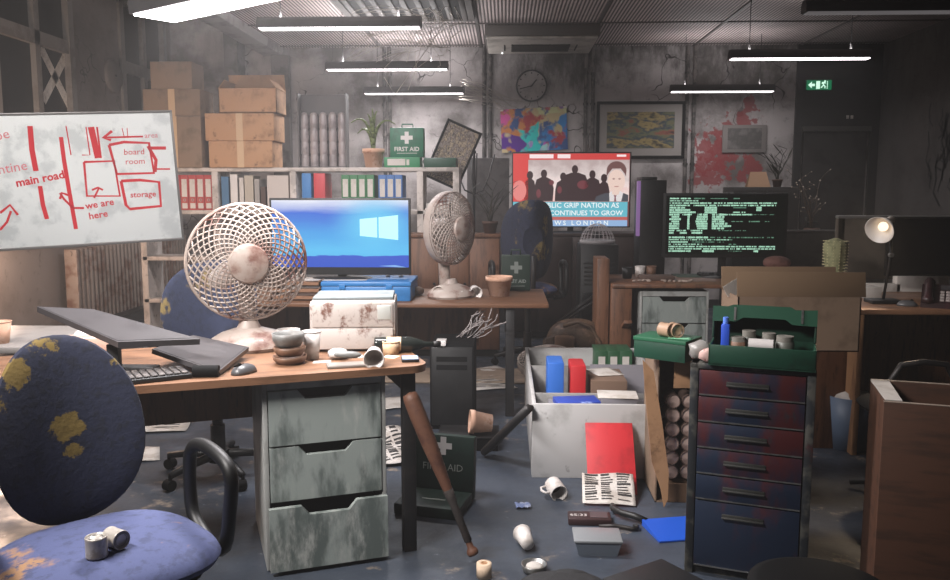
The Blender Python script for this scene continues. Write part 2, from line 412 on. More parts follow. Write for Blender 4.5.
# ------------------------------------------------------------------ ceiling fittings
M_house = mat('lamp_housing', '#2c2a2b', .5, c2='#242324', sc=5)
M_metgrip = mat('cable_grip_metal', '#4a4848', .5)
def pendant(label, px0, px1, py, Y, L, glow, watt, size=1, tint=(1, .97, .98), rot=None, loc=None, wid=.1, cables=True, visible=True):
    c = loc if loc else P((px0+px1)/2, py, Y)
    c = Vector(c); t = T("pendant_light", label, 'light', c, group='pendant tube lights', rot=rot)
    b = B(); h = .075
    pr = [(-wid/2, 0), (wid/2, 0), (wid/2, h*.6), (wid/2-.02, h), (-wid/2+.02, h), (-wid/2, h*.6)]
    v = b.poly(pr, -L/2, L/2, RZ(90))
    b.out('housing', M_house, t)
    e = emis('tube_glow_%g' % glow, '#fff6f8', glow)
    B().box(-L/2+.015, L/2-.015, -wid/2+.008, wid/2-.008, -.009, 0, .003).out('diffuser', e, t)
    if cables:
        for s in (-1, 1):
            top = ZC - c.z
            B().cyl((s*L*.36, 0, h), (s*L*.36, 0, top), .0035, seg=6).out('cable', M_black, t)
            B().cyl((s*L*.36, 0, h), (s*L*.36, 0, h+.05), .009, .006, seg=8).out('cable_grip', M_metgrip, t)
    ld = bpy.data.lights.new('tube_light', 'AREA'); ld.shape = 'RECTANGLE'; ld.size = L*.95; ld.size_y = wid*.35; ld.energy = watt; ld.color = tint
    lo = bpy.data.objects.new('tube_light', ld); COL.objects.link(lo); lo.parent = t; lo.location = (0, 0, -.0105)
    if watt > 1:
        l2 = ld.copy(); l2.energy = watt*.7; l3 = bpy.data.objects.new('ceiling_fill_uplight', l2); COL.objects.link(l3); l3.parent = t; l3.location = (0, 0, h+.004); l3.rotation_euler = (PI, 0, 0)  # upward light added over each lit tube to brighten the ceiling
    return t
pendant('lit pendant tube light nearest the bright lamp, above the cartons', 258, 421, 28, 6.15, 1.2, 5, 34)
pendant('lit pendant tube light in front of the back wall, second in the left row', 328, 446, 69.5, 8.2, 1.2, 4.5, 34)
pendant('smallest lit pendant tube light, farthest in the left row', 367, 461, 93.5, 9.55, 1.15, 3.5, 20)
pendant('glowing pendant tube light hanging before the exit sign', 733, 866, 58.5, 7.4, 1.2, 6, 8)
pendant('lit pendant tube light right of the framed painting', 673, 771, 91.5, 9.5, 1.15, 3.5, 10)
pendant('dark pendant light at the top right with a thin line of glow', 808, 985, 12, 5.65, 1.2, .1, .01)
# broken, low hanging, brightest lamp
a = Vector(Pz(137, 6, 2.2)); bq = Vector(Pz(170, 14, 2.2)); 
pendant('brightest pendant light, hanging low and askew at the upper left', 0, 0, 0, 0, 1.2, 14, 75, loc=(-.98, 3.44, 2.225), rot=(R(4), R(-5), R(-20)), wid=.26)
# AC cassette
t = T('air_conditioner', 'grey ceiling air conditioner with a slatted grille above the clock', 'air conditioner', (.38, 8.8, ZC-.014))
M_ac = mat('ac_beige', '#b3aca4', .5, c2='#968f87', sc=5)
B().box(-.6, .6, 0, 1.0, -.115, 0, .01).out('body', mat('ac_dark_side', '#4f4a46', .6), t)
B().box(-.58, .58, .02, .98, -.14, -.115, .01).out('underside_panel', M_ac, t)
b = B()
for k in range(9): b.box(-.31, .31, .38+k*.045, .40+k*.045, -.155, -.14)
for x in (-.31, -.1, .1, .31): b.box(x-.008, x+.008, .37, .77, -.153, -.14)
b.out('grille', mat('ac_grille_dark', '#2a2723', .6), t)
B().box(-.4, -.385, .4, .75, -.146, -.14).box(.385, .4, .4, .75, -.146, -.14).out('latch', M_darktrim, t)
B().ball((-.42, .9, -.143), .012).out('indicator_lamp', emis('indicator', '#ffffff', 2), t)
t = T('ceiling_vent', 'open dark ceiling vent with broken grey slats', 'vent', (-.93, 7.42, ZC-.001))
B().box(-.57, .57, 0, 1.02, -.03, -.002).out('backing', M_blackm, t)
for k in range(9):
    x = -.52 + k*.13
    B().box(x-.026, x+.026, .02, 1.0, -.055, -.03, .006, M=TR(x, 0, 0) @ RY(random.uniform(-12, 12)) @ TR(-x, 0, 0)).out('slat', mat('vent_slat', '#3f3b39', .7), t)
B().box(-.6, .6, -.03, .02, -.035, -.001).box(-.6, .6, 1.0, 1.05, -.05, -.001).box(-.62, -.56, 0, 1.02, -.05, -.001).box(.56, .62, 0, 1.02, -.05, -.001).out('frame', mat('vent_slat', '#55504d'), t)
b = B()
for k in range(46):
    p0 = P(random.uniform(415, 450), random.uniform(12, 55), 7.55); e = p0 + Vector((random.uniform(-.75, .15), random.uniform(-.2, .2), random.uniform(-.35, .12)))
    m = (p0+e)/2 + Vector((random.uniform(-.1, .1), 0, random.uniform(-.02, .16)))
    b.tube([p0, (p0+m)/2+Vector((0, 0, .03)), m, (m+e)/2+Vector((0, 0, .02)), e], .0022, 4)
for k in range(7):
    p0 = Vector((random.uniform(-.75, -.45), 7.9, ZC-.03)); e = P(random.uniform(425, 450), random.uniform(20, 50), 7.55); b.tube([p0, (p0+e)/2+Vector((.12, 0, -.05)), e], .003, 4)
b.tube([(-.62, 7.9, ZC-.03), P(440, 30, 7.6), P(395, 95, 7.6), P(384, 77, 7.6)], .003, 4)
solo(b, 'wire_tangle', mat('pale_straw_wire', '#b5ada2', .7), 'tangle of thin pale wires hanging from the broken ceiling vent', 'wires')
b = B()
for k in range(14):
    p0 = P(462+random.uniform(-3, 6), 78+random.uniform(0, 25), 9.6); e = P(random.uniform(500, 525), random.uniform(98, 112), 9.9)
    b.tube([p0, (p0+e)/2 + Vector((0, 0, random.uniform(-.05, .1))), e], .0025, 4)
b.tube([P(461, 92, 9.55), P(470, 85, 9.6), P(480, 88, 9.6)], .003, 4)
solo(b, 'cobweb', mat('pale_straw_wire', '#b5ada2'), 'pale cobweb strands beside the clock and the farthest left light', 'cobweb')
# ------------------------------------------------------------------ shared materials
M_wood = mat('desk_oak', '#7d5a42', .5, c2='#654732', sc=3, st=(1, 7, 7), c3='#5d412f', sc3=14, lo3=.58, hi3=.72, bump=.05)
M_woodedge = mat('desk_edge_wood', '#65442e', .5, c2='#5b3c28', sc=4, st=(1, 7, 7))
M_wooddark = mat('brown_veneer', '#6e4a34', .5, c2='#553827', sc=3, st=(6, 6, .8), c3='#3a281d', sc3=10)
M_metdark = mat('dark_steel', '#1e1d1e', .5, .3, c2='#282423', sc=10)
M_ped = mat('worn_grey_steel', '#98a09c', .5, .1, c2='#5e6764', sc=5, lo=.46, hi=.62, st=(1.6, 1.6, .5), c3='#b7b9b4', sc3=6, lo3=.52, hi3=.72, bump=.05)
M_pedside = mat('grey_steel_side', '#a5a6a3', .5, .1, c2='#8a8a86', sc=5)
M_slot = mat('drawer_slot_dark', '#232625', .7)
M_fab = mat('blue_worn_fabric', '#20273d', .9, c2='#75633a', sc=3.6, lo=.555, hi=.62, c3='#1a2032', sc3=30, lo3=.5, hi3=.6, bump=.25)
def fab1():
    t = NT('blue_worn_fabric_patched'); t.b.inputs['Roughness'].default_value = .9
    cur = t.mix(t.ramp(t.noise(30, 8, .7), .5, .6), lin('#1c2136'), lin('#161a2a'))  # backrest blue darkened to stand for the shade on it
    n = t.noise(14, 8, .7); f = None
    for c, r in (((0, .255, .77), .10), ((.012, .255, .71), .06), ((-.12, .285, .94), .13), ((-.18, .28, .84), .12), ((-.03, .305, 1.0), .1), ((.15, .285, .92), .07), ((.17, .27, .68), .06)):
        d = t.n('ShaderNodeVectorMath', operation='DISTANCE'); t.l(t.co, d.inputs[0]); d.inputs[1].default_value = c
        g = t.ramp(d.outputs['Value'], 0, r, .3, -.5); f = g if f is None else t.math('MAXIMUM', f, g)
    cur = t.mix(t.ramp(t.math('ADD', f, t.math('MULTIPLY', n, 2.2)), 1.17, 1.3, 0, .9), cur, lin('#74602c'))
    t.col(cur); t.bump(t.noise(60, 6), .25); return t.m
M_fab1 = fab1()
M_fabl = mat('blue_seat_fabric', '#515980', .9, c2='#a07c5c', sc=3.1, lo=.54, hi=.6, c3='#454c6c', sc3=26, lo3=.5, hi3=.62, bump=.2)
M_card = mat('cardboard', '#a9815f', .85, c2='#8f6b4d', sc=4, c3='#7a5a40', sc3=12, bump=.05)
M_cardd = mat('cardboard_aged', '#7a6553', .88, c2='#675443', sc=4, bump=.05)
M_cream = mat('bloodied_cream_plastic', '#a0938b', .45, c2='#8f7a70', sc=6, c3='#5e372e', sc3=7, lo3=.475, hi3=.66)
M_print = mat('stained_white_plastic', '#bdb5b0', .5, c2='#ada39b', sc=4, c3='#6d4a3e', sc3=9, lo3=.5, hi3=.6, st=(1, 1, .8))
M_paper = mat('paper', '#bdb7b1', .8, c2='#aaa29a', sc=9)
M_white = mat('white_plastic', '#c8c3c0', .45)
M_cup = mat('white_cup', '#c9c3bf', .5, c2='#b9b1ab', sc=20)
M_greyp = mat('grey_ceramic', '#6d6d6b', .5, c2='#5d5955', sc=9)
M_brownp = mat('brown_ceramic', '#755745', .55, c2='#5f4533', sc=9)
M_terra = mat('terracotta', '#c39a82', .85, c2='#cfae9a', sc=9, c3='#a97458', sc3=14)
M_blackg = mat('black_glossy', '#101012', .15)
M_green_d = mat('dark_green_plastic', '#123f2e', .5, c2='#0e3023', sc=8)
M_green = mat('first_aid_green', '#1c6147', .5, c2='#17503b', sc=8)
M_blue = mat('blue_plastic', '#2a6da8', .4, c2='#245f93', sc=5)
M_red = mat('red_card', '#b3222a', .55, c2='#9c1c24', sc=6)
M_shelf = mat('white_shelf_paint', '#b9b0aa', .6, c2='#98908a', sc=6, c3='#77706a', sc3=20)
M_leaf = mat('leaf_green', '#5d6b38', .55, c2='#434f2a', sc=12)
M_leafd = mat('dry_leaf', '#2c2a22', .7)
M_ink = mat('dark_ink', '#2a2828', .7)
M_steel = mat('brushed_steel', '#8e8e8c', .35, .8, c2='#6f6d6a', sc=12)
M_bag = mat('brown_leather', '#54402f', .6, c2='#3f2f24', sc=8, c3='#735845', sc3=14, bump=.4)
# ------------------------------------------------------------------ front desk
O = Pz(430, 365, .76); A = Pz(166, 384, .76); ang = math.atan2(O.y-A.y, O.x-A.x)
O.z = 0
Rz = Matrix.Rotation(ang, 3, 'Z'); DX = Rz @ Vector((1, 0, 0)); DY = Rz @ Vector((0, 1, 0))
def desk_x(px, py, off=0): return (Pp(px, py, O + DY*off, DY) - O).dot(DX)
desk = T('desk', 'front oak office desk with a grey drawer unit and a fan on it', 'desk', O, ang)
def slab_outline(x0, x1, y0, y1, r):
    pts = []
    for cx, cy, a0 in ((x1-r, y0+r, -90), (x1-r, y1-r, 0), (x0+r, y1-r, 90), (x0+r, y0+r, 180)):
        for k in range(6): a = R(a0+18*k); pts.append((cx+r*math.cos(a), cy+r*math.sin(a)))
    return pts
b = B(); b.poly(slab_outline(-1.75, 0, 0, .74, .07), -.76, -.732, RX(-90))
top = b.out('desktop', M_wood, desk)
for x, y in ((-.07, .07), (-.07, .66), (-1.66, .07), (-1.66, .66)):
    B().box(x-.025, x+.025, y-.025, y+.025, 0, .73, .004).out('leg', M_metdark, desk)
B().box(-.09, -.05, .09, .64, .65, .73).out('side_rail', M_metdark, desk)
B().box(-1.66, -.07, .62, .65, .45, .73).out('modesty_panel', M_wooddark, desk)
def drawer_unit(t, w, h, d, fronts, pulled, M0, mside):
    """steel pedestal whose front is at local y=0"""
    b = B(); th = .018
    b.box(0, th, 0, d, 0, h, .003).box(w-th, w, 0, d, 0, h, .003).box(th, w-th, d-th, d, 0, h).box(th, w-th, 0, d, h-.035, h).box(th, w-th, 0, d, 0, .03).box(th, w-th, .06, d, 0.03, .034)
    b.out('carcass', mside, t, M0)
    z = h - .04
    n = 0
    for fh in fronts:
        y = -pulled.get(n, 0); x0, x1 = th+.003, w-th-.003
        z1 = z; z0 = z - fh + .008; cw = w*.16; cx = w/2
        b = B()
        if pulled.get(n): x0 -= .012; x1 += .012
        b.poly([(x0, z0), (x1, z0), (x1, z1), (cx+cw+.03, z1), (cx+cw, z1-.035), (cx-cw, z1-.035), (cx-cw-.03, z1), (x0, z1)], y-.004, y+.018)
        dr = b.out('drawer', M_ped, t, M0)
        B().box(x0+.02, x0+.03, y+.018, y+d*.8, z0+.02, z1-.03).box(x1-.03, x1-.02, y+.018, y+d*.8, z0+.02, z1-.03).box(x0+.02, x1-.02, y+.018, y+d*.8, z0+.015, z0+.025).box(x0+.02, x1-.02, y+d*.8-.01, y+d*.8, z0+.02, z1-.03).out('tray', M_slot, dr)
        z -= fh; n += 1
x0 = desk_x(262, 395, .04); x1 = desk_x(386, 383, .04)
drawer_unit(desk, x1-x0, .726, .52, [.215, .215, .25], {2: .05}, TR(x0, .05, 0.005), M_pedside)
# ------------------------------------------------------------------ desk fans
def fan(name, label, loc, rz, group, tilt=0, base=True, hz=.42, Rr=.235):
    t = T(name, label, 'fan', loc, rz, group)
    Hm = TR(0, 0, hz) @ RX(tilt)
    N = 30
    def spirals(y0, bulge, dirs, r):
        b = B()
        for s in dirs:
            for k in range(N):
                pts = []
                for i in range(11):
                    u = i/10; rad = .062 + (Rr-.062)*u; th = 2*PI*k/N + s*u*1.5
                    pts.append((rad*math.cos(th), y0 - bulge*(1-u**2.2), rad*math.sin(th)))
                b.tube(pts, r, 5)
        b.tube([(Rr*math.cos(2*PI*k/48), y0, Rr*math.sin(2*PI*k/48)) for k in range(48)], .0065, 6, closed=True)
        return b
    spirals(-.02, .065, (1, -1), .0041).out('front_grille', M_cream, t, Hm)
    b = B()
    for k in range(20):
        a = 2*PI*k/20; b.tube([(r*math.cos(a), .03+.055*(1-(r/Rr)**2.2), r*math.sin(a)) for r in (.06, .12, .18, .22, Rr)], .0016, 4)
    b.out('rear_grille', mat('rear_wire', '#6d625c', .5), t, Hm)
    B().lathe([(Rr+.004, -.02), (Rr+.009, .005), (Rr+.004, .03)], 48, RX(90) @ RX(180)).out('grille_clip_ring', M_cream, t, Hm @ TR(0, .01, 0))
    B().lathe([(0, .114), (.05, .111), (.077, .1), (.084, .085), (.08, .07), (.0, .068)], 32, RX(90)).out('hub_badge', M_cream, t, Hm)
    for k in range(3):
        b = B(); b.pillow(.1, .15, .01, 2.2, 4, 20, Hm @ RY(120*k) @ TR(0, .01, .105) @ RZ(0) @ RY(0) @ RX(0) @ Matrix.Rotation(R(24), 4, 'Z'))
        b.out('blade', mat('fan_blade', '#8a7f78', .4), t)
    B().lathe([(0, -.02), (.06, -.02), (.066, -.06), (.062, -.14), (.035, -.17), (0, -.175)], 24, RX(90)).out('motor', M_cream, t, Hm)
    if base:
        B().tube([(0, .09, hz-.02), (0, .085, hz-.12), (0, .06, hz-.24), (0, .05, .03)], .032, 14, r1=.04).out('neck', M_cream, t)
        B().lathe([(0, 0), (.165, 0), (.175, .015), (.165, .04), (.12, .068), (.05, .09), (.036, .12), (0, .12)], 40, Matrix.Diagonal((1, .85, 1, 1))).out('base', M_cream, t)
        pass
        for k in range(4): B().box(-.05+k*.026, -.032+k*.026, -.125, -.108, .035, .052, .003).out('button', M_white, t)
    return t
c = P(247, 262, 3.42)
fan('desk_fan', 'cream desk fan with a lattice grille standing on the front desk beside the mouse', (c.x, c.y, .76), R(22), 'lattice desk fans', hz=c.z-.76, Rr=.242)
c = P(453, 229, 5.3)
fan('desk_fan', 'cream desk fan on the back desk, turned to the right, beside the blue monitor', (c.x-.02, c.y+.1, .73), R(56), 'lattice desk fans', hz=c.z-.73)
# ------------------------------------------------------------------ office chairs
def chair(label, loc, rz, h=.46, back=(.47, .56), seat=(.5, .47), armw=.3, lean=9, ms=None, mb=None, bz=.36, curve=-.35, n=2.5, off=.27, shell=None):
    t = T('office_chair', label, 'chair', loc, rz, 'blue office chairs')
    B().pillow(seat[0], seat[1], .11, 3, 6, 40, TR(0, -.02, h) @ RX(90), taper=.06).out('seat', ms or M_fabl, t)
    B().pillow(seat[0]*.9, seat[1]*.9, .03, 3, 3, 32, TR(0, 0, h-.055) @ RX(90)).out('seat_pan', M_black, t)
    Mb = TR(0, off, h+bz) @ RX(-lean)
    B().pillow(back[0], back[1], .085, n, 7, 44, Mb, curve=curve, taper=-.05).out('backrest', mb or M_fab, t)
    B().pillow(back[0]*.93, back[1]*.93, .05, n, 4, 36, Mb @ TR(0, .035, 0), curve=curve, taper=-.05).out('back_shell', shell or M_black, t)
    B().tube([(0, .05, h-.08), (0, .2, h-.09), (0, .3, h-.04), (0, .325, h+.1), (0, .34, h+.3)], .022, 8).out('back_bar', M_metdark, t)
    for s in (-1, 1):
        x = s*armw
        pts = [(x*.72, .0, h-.075), (x*.98, .0, h-.06), (x, .12, h-.0), (x, .13, h+.14), (x, .1, h+.2), (x, .02, h+.225), (x, -.1, h+.215), (x, -.15, h+.18), (x, -.14, h+.1), (x*.99, -.1, h-.03), (x*.98, .0, h-.06)]
        # smooth the loop with a Catmull-Rom pass
        q = [Vector(p) for p in pts]; sm = []
        for i in range(len(q)-1):
            p0, p1, p2, p3 = q[max(i-1, 0)], q[i], q[i+1], q[min(i+2, len(q)-1)]
            for u in (0, .25, .5, .75): sm.append(.5*((2*p1)+(p2-p0)*u+(2*p0-5*p1+4*p2-p3)*u*u+(-p0+3*p1-3*p2+p3)*u**3))
        sm.append(q[-1])
        B().tube(sm, .019, 10).out('armrest', M_black, t)
    B().cyl((0, 0, .1), (0, 0, h-.06), .026).cyl((0, 0, .1), (0, 0, .26), .036).out('gas_lift', M_metdark, t)
    B().cyl((0, 0, .07), (0, 0, .13), .05).out('hub', M_black, t)
    for k in range(5):
        a = 2*PI*k/5 + .3; e = Vector((math.cos(a)*.29, math.sin(a)*.29, 0))
        lg = B().tube([(0, 0, .11), e*.6+Vector((0, 0, .095)), e+Vector((0, 0, .075))], .024, 8, r1=.016).out('leg', M_black, t)
        cs = B().cyl(e+Vector((-.012*math.sin(a), .012*math.cos(a), .028)), e+Vector((.03*math.sin(a), -.03*math.cos(a), .028)), .027, seg=14).cyl(e+Vector((0, 0, .03)), e+Vector((0, 0, .08)), .009, seg=8)
        cs.out('caster', M_blackm, lg)
    return t
c = Pz(122, 553, .5)
c.x -= .055
front_chair = chair('blue office chair in front with worn yellow patches and two tins on its seat', (c.x, c.y, 0), R(43), h=.495, back=(.385, .53), seat=(.52, .5), armw=.29, bz=.265, mb=M_fab1, curve=-.1, n=2.15, off=.3)
c = Pz(203, 396, .45)
chair('blue office chair with a frayed yellow edge behind the front desk', (c.x, c.y+.18, 0), R(6), h=.46, back=(.46, .5), bz=.36)
c = P(528, 250, 6.8)
chair('dark blue office chair with its back to us before the television', (c.x, c.y, 0), R(186), h=.62, back=(.44, .64), bz=.42, lean=4, shell=M_fab)
# two tins on the front chair
M_tin = mat('steel_tin', '#bdb6ae', .4, .3, c2='#8c8279', sc=16)
def tin(label, loc, rot, r=.035, h=.075, group='tins on the front chair', m=None, name='tin_can', cat='tin'):
    t = T(name, label, cat, loc, group=group, rot=rot)
    B().lathe([(0, 0), (r, 0), (r*1.03, .003), (r, .007), (r, h-.007), (r*1.03, h-.003), (r, h), (r*.93, h), (r*.93, h-.004), (0, h-.004)], 24).out('body', m or M_tin, t)
    B().lathe([(r*.6, h-.003), (r*.63, h-.0015), (r*.66, h-.003)], 24).out('lid_rim', M_steel, t)
    return t
sz = .495+.052
c = Pz(97, 556, sz); tin('dented grey tin standing upright on the blue seat', (c.x, c.y, sz), (0, 0, 0), .025, .05)
c = Pz(114, 549, sz); tin('grey tin lying on its side on the blue seat', (c.x-.02, c.y+.02, sz+.025), (R(90), 0, R(60)), .0235, .05)
# ------------------------------------------------------------------ things on the front desk
DT = .76
def on(px, py, z=DT): return Pz(px, py, z)
# printer
c = P(356, 330, 3.42); pw = .355
t = T('printer', 'white printer smeared with brown stains on the rear of the front desk', 'printer', (c.x, 3.35, DT), R(6))
B().box(-pw/2, pw/2, 0, .28, 0.006, .212, .014).out('body', M_print, t)
B().box(-pw/2+.01, pw/2-.01, .03, .27, .212, .226, .006).out('lid', mat('printer_lid', '#6d7577', .5, c2='#585f61', sc=8), t)
B().box(-pw/2+.012, pw/2-.012, -.006, .0, .012, .098, .003).out('paper_tray', M_print, t)
B().box(-pw/2+.012, pw/2-.012, -.005, .0, .104, .205, .003).out('front_flap', M_print, t)
B().box(pw/2-.075, pw/2-.02, -.009, -.004, .135, .195, .002).out('control_panel', mat('panel_grey', '#b7bab6', .5), t)
for x in (-.14, .14): B().box(x-.02, x+.02, .03, .07, 0, .008).box(x-.02, x+.02, .2, .24, 0, .008).out('foot', M_black, t)
# tipped monitors, keyboard, mouse on the left
def slabq(q, n, th):
    n = Vector(n).normalized()*th
    return [p - n for p in q] + list(q)
M_mon = mat('monitor_back_grey', '#3d3b3d', .4, c2='#474446', sc=3)
M_scr = mat('dead_screen', '#454345', .35, c2='#3b393b', sc=4)
def flat_monitor(label, q, th, stand=None):
    q = [Vector(p) for p in q]; c = sum(q, Vector())/4
    n = (q[1]-q[0]).cross(q[3]-q[0]).normalized()
    if n.z < 0: n = -n
    base = Vector((c.x, c.y, DT)); t = T('monitor', label, 'monitor', base, group='tipped monitors on the front desk')
    B().hexa([p - base for p in slabq(q, n, th)]).out('housing', M_mon, t)
    iq = [c + (p-c)*.94 - base for p in q]
    B().hexa([p + n*.0005 for p in iq] + [p + n*.0015 for p in iq]).out('screen', M_scr, t)
    return t, base
q = [P(37, 306.5, 3.02), P(118, 342, 2.80), P(200, 339, 2.93), P(97, 309, 3.35)]
# make it a true plane through three corners
n = (q[1]-q[0]).cross(q[2]-q[0]).normalized(); q[3] = Pp(93, 309, q[0], n)
t, base = flat_monitor('tipped-over grey monitor lying screen up on its stand at the left of the front desk', q, .022)
s0 = P(112, 350, 2.87) - base
B().box(s0.x-.022, s0.x+.022, s0.y-.0, s0.y+.03, .012, s0.z+.02, .004).out('stand_neck', M_black, t)
B().box(s0.x-.11, s0.x+.11, s0.y+.0, s0.y+.15, 0, .012, .005).out('stand_foot', M_black, t)
z2 = .805
q = [Pz(152, 349, z2+.03), Pz(218, 372, z2-.025), Pz(249, 347, z2), Pz(196, 336, z2+.03)]
n = (q[1]-q[0]).cross(q[2]-q[0]).normalized(); q[3] = Pp(193, 335, q[0], n)
t, base = flat_monitor('second dead monitor lying flat under the tipped one, left of the desk fan', q, .018)
e = q[1]-base
B().cyl((e.x-.09, e.y+.0, .022), (e.x+.0, e.y+.01, .022), .021, seg=20).out('stand_hinge', M_blackm, t)
c = on(136, 378); t = T('keyboard', 'dark dusty keyboard under the tipped monitors on the front desk', 'keyboard', (c.x, c.y-.05, DT), ang+R(12))
B().box(-.2, .2, -.07, .07, 0, .018, .005).out('case', M_black, t)
M_key = mat('grey_keycap', '#4a4646', .6, c2='#6b6462', sc=30)
b = B()
for i in range(15):
    for j in range(5): b.box(-.19+i*.0255, -.169+i*.0255, -.06+j*.025, -.04+j*.025, .018, .026, .003, seg=1)
b.out('key_block', M_key, t)
c = on(244, 373); t = T('computer_mouse', 'dark grey computer mouse on the front desk below the fan', 'mouse', (c.x, c.y, DT), R(-25))
b = B(); b.pillow(.068, .11, .07, 2.3, 6, 32, RX(90)); o = b.out('shell', mat('mouse_grey', '#4b4b4d', .35), t)
for v in o.data.vertices: v.co.z = max(v.co.z, 0.001)
B().box(-.001, .001, -.05, -.0, .03, .036).out('button_gap', M_blackm, t); B().cyl((-.004, -.022, .033), (.004, -.022, .033), .008).out('scroll_wheel', M_blackm, t)
# bowls and cups
def bowl(label, loc, r, h, m, name='bowl', group='bowls on the front desk'):
    b = B(); b.lathe([(0, 0), (r*.72, 0), (r*.78, .004), (r*.97, h*.55), (r, h), (r*.94, h), (r*.9, h*.55), (r*.7, .008), (0, .006)], 32)
    return solo(b, name, m, label, 'bowl', loc, group=group)
c = on(290, 363); 
bowl('lowest brown bowl of the stack beside the white cup', (c.x, c.y, DT), .066, .03, M_brownp)
bowl('brown bowl in the middle of the stack beside the white cup', (c.x, c.y, DT+.0305), .062, .036, M_brownp)
bowl('grey bowl topping the brown stack on the front desk', (c.x-.004, c.y, DT+.067), .063, .052, M_greyp)
c = on(285, 349); bowl('white bowl behind the stack of brown and grey bowls', (c.x, c.y+.06, DT), .05, .075, M_cup)
def cup(label, loc, r0, r1, h, rot=(0, 0, 0), m=None, name='paper_cup', cat='cup', group=None):
    t = T(name, label, cat, loc, group=group, rot=rot)
    b = B(); b.lathe([(0, 0), (r0, 0), (r1, h), (r1*.95, h), (r0*.93, .004), (0, .005)], 28); b.out('body', m or M_cup, t)
    B().tube([(r1*1.0*math.cos(a*PI/14), r1*math.sin(a*PI/14), h) for a in range(28)], .0025, 6, closed=True).out('rim', m or M_cup, t)
    return t
c = on(312, 359); cup('tall white paper cup standing beside the stack of bowls', (c.x, c.y, DT), .027, .038, .112)
c = on(372, 366); cup('white cup tipped towards us in front of the printer', (c.x, c.y+.06, DT+.038), .028, .038, .09, (R(94), 0, R(8)))
c = on(352, 366.5)
t = T('phone', 'grey phone lying flat on the front edge of the oak desk', 'phone', (c.x-.02, c.y, DT), ang-R(5))
B().box(-.075, .075, -.035, .035, 0, .011, .004).out('case', mat('phone_grey', '#77716c', .4), t); B().box(-.068, .068, -.031, .031, .011, .0118).out('screen', mat('phone_screen', '#8a837d', .3), t)
c = on(338, 359); b = B(); b.ball((0, 0, .022), .035, (1.25, .9, .62), .16, 2)
solo(b, 'crumpled_tissue', M_white, 'crumpled white tissue behind the grey phone', 'tissue', (c.x, c.y, DT))
c = on(352, 361); b = B(); b.pillow(.11, .05, .03, 2.4, 4, 20, TR(0, 0, .026) @ RX(78)); 
solo(b, 'soap_dish', M_greyp, 'small grey dish on top of the grey phone', 'dish', (c.x-.01, c.y-.035, DT+.006))
def paper(label, px, py, w, d, rz, z, m=None, wav=.004, name='paper_sheet', cat='paper', group=None, lines=0, off=0):
    c = Pz(px, py, z); ph = random.random()*6
    b = B(); b.sheet(w, d, 6, 6, lambda u, v: wav*(1+math.sin(ph+5*u+3*v)*math.cos(ph+4*v)), th=.001)
    if lines:
        b.i = 1
        for k in range(lines):
            y = d*(.4-.8*k/lines); L = w*random.uniform(.25, .42); fn = lambda u, v: wav*(1+math.sin(ph+5*u+3*v)*math.cos(ph+4*v))
            vs = [b.bm.verts.new((x, y+dy, fn(x/w+.5, (y+dy)/d+.5)+.0022)) for dy in (0, d*.3/lines) for x in (-w*.42, -w*.2, L*.4, L)]
            for i in range(3): b.bm.faces.new((vs[i], vs[i+1], vs[i+5], vs[i+4])).material_index = 1
    return solo(b, name, [m or M_paper, M_ink], label, cat, (c.x, c.y, z+off), rz, group)
paper('small white card under the white cup and bowls', 322, 362, .07, .05, .2, DT, wav=.0006)
paper('white note between the tipped cup and the printer', 350, 357, .11, .06, .3, DT, wav=.0008)
paper('cream card to the right of the tipped cup', 391, 357, .06, .055, -.3, DT, mat('cream_card', '#e4cdb2', .8), wav=.0006)
c = on(411, 361); t = T('blue_phone', 'light blue phone lying at the right corner of the front desk', 'phone', (c.x-.005, c.y+.01, DT), ang+R(-12))
B().box(-.034, .034, -.04, .04, 0, .012, .004).out('case', M_metdark, t); B().box(-.031, .031, -.037, .037, .012, .013).out('screen', mat('pale_blue_screen', '#8aa0c4', .3), t)
c = on(405, 354); t = T('wine_bottle', 'dark bottle lying at the rear corner of the front desk', 'bottle', (c.x-.13, c.y+.03, DT+.032), rot=(0, R(90), R(6)))
B().lathe([(0, 0), (.03, 0), (.032, .01), (.032, .15), (.02, .19), (.011, .21), (.011, .27), (0, .272)], 20).out('glass', mat('dark_bottle_glass', '#1d211f', .15), t)
B().lathe([(.0325, .05), (.0325, .11)], 20).out('label_band', mat('label_cream', '#c5ab8c', .8), t)
B().lathe([(.012, .245), (.0135, .247), (.0135, .274), (0, .275)], 14).out('cap', M_metdark, t)
c = on(392, 352); cup('cream roll standing by the dark bottle', (c.x, c.y-.03, DT), .034, .034, .05, m=mat('label_cream', '#c5ab8c'), name='tape_roll', cat='roll')
c = on(88, 352); t = T('tissue_box', 'pale pink tissue box behind the front chair on the desk', 'box', (c.x-.02, c.y, DT), ang)
B().box(-.12, .12, -.06, .06, 0, .065, .004).out('carton', mat('pinkish_card', '#c9a797', .8), t); B().ball((0, 0, .07), .03, (1.2, .7, .8), .2).out('tissue', M_white, t)
# side table at the far left with a pot
c = P(8, 345, 3.7); t = T('side_table', 'grey side table at the left edge behind the front chair', 'table', (c.x-.25, 3.85, 0))
B().box(-.55, .55, -.3, .3, .70, .73, .006).out('tabletop', mat('grey_laminate', '#8a8582', .5, c2='#77726f', sc=6), t)
for x in (-.5, .5):
    for y in (-.25, .25): B().box(x-.02, x+.02, y-.02, y+.02, 0, .7).out('leg', M_metdark, t)
c = Pz(2, 343, .73); cup('pinkish pot at the left edge on the grey side table', (c.x, c.y, .73), .03, .045, .1, m=M_terra, name='plant_pot', cat='pot')
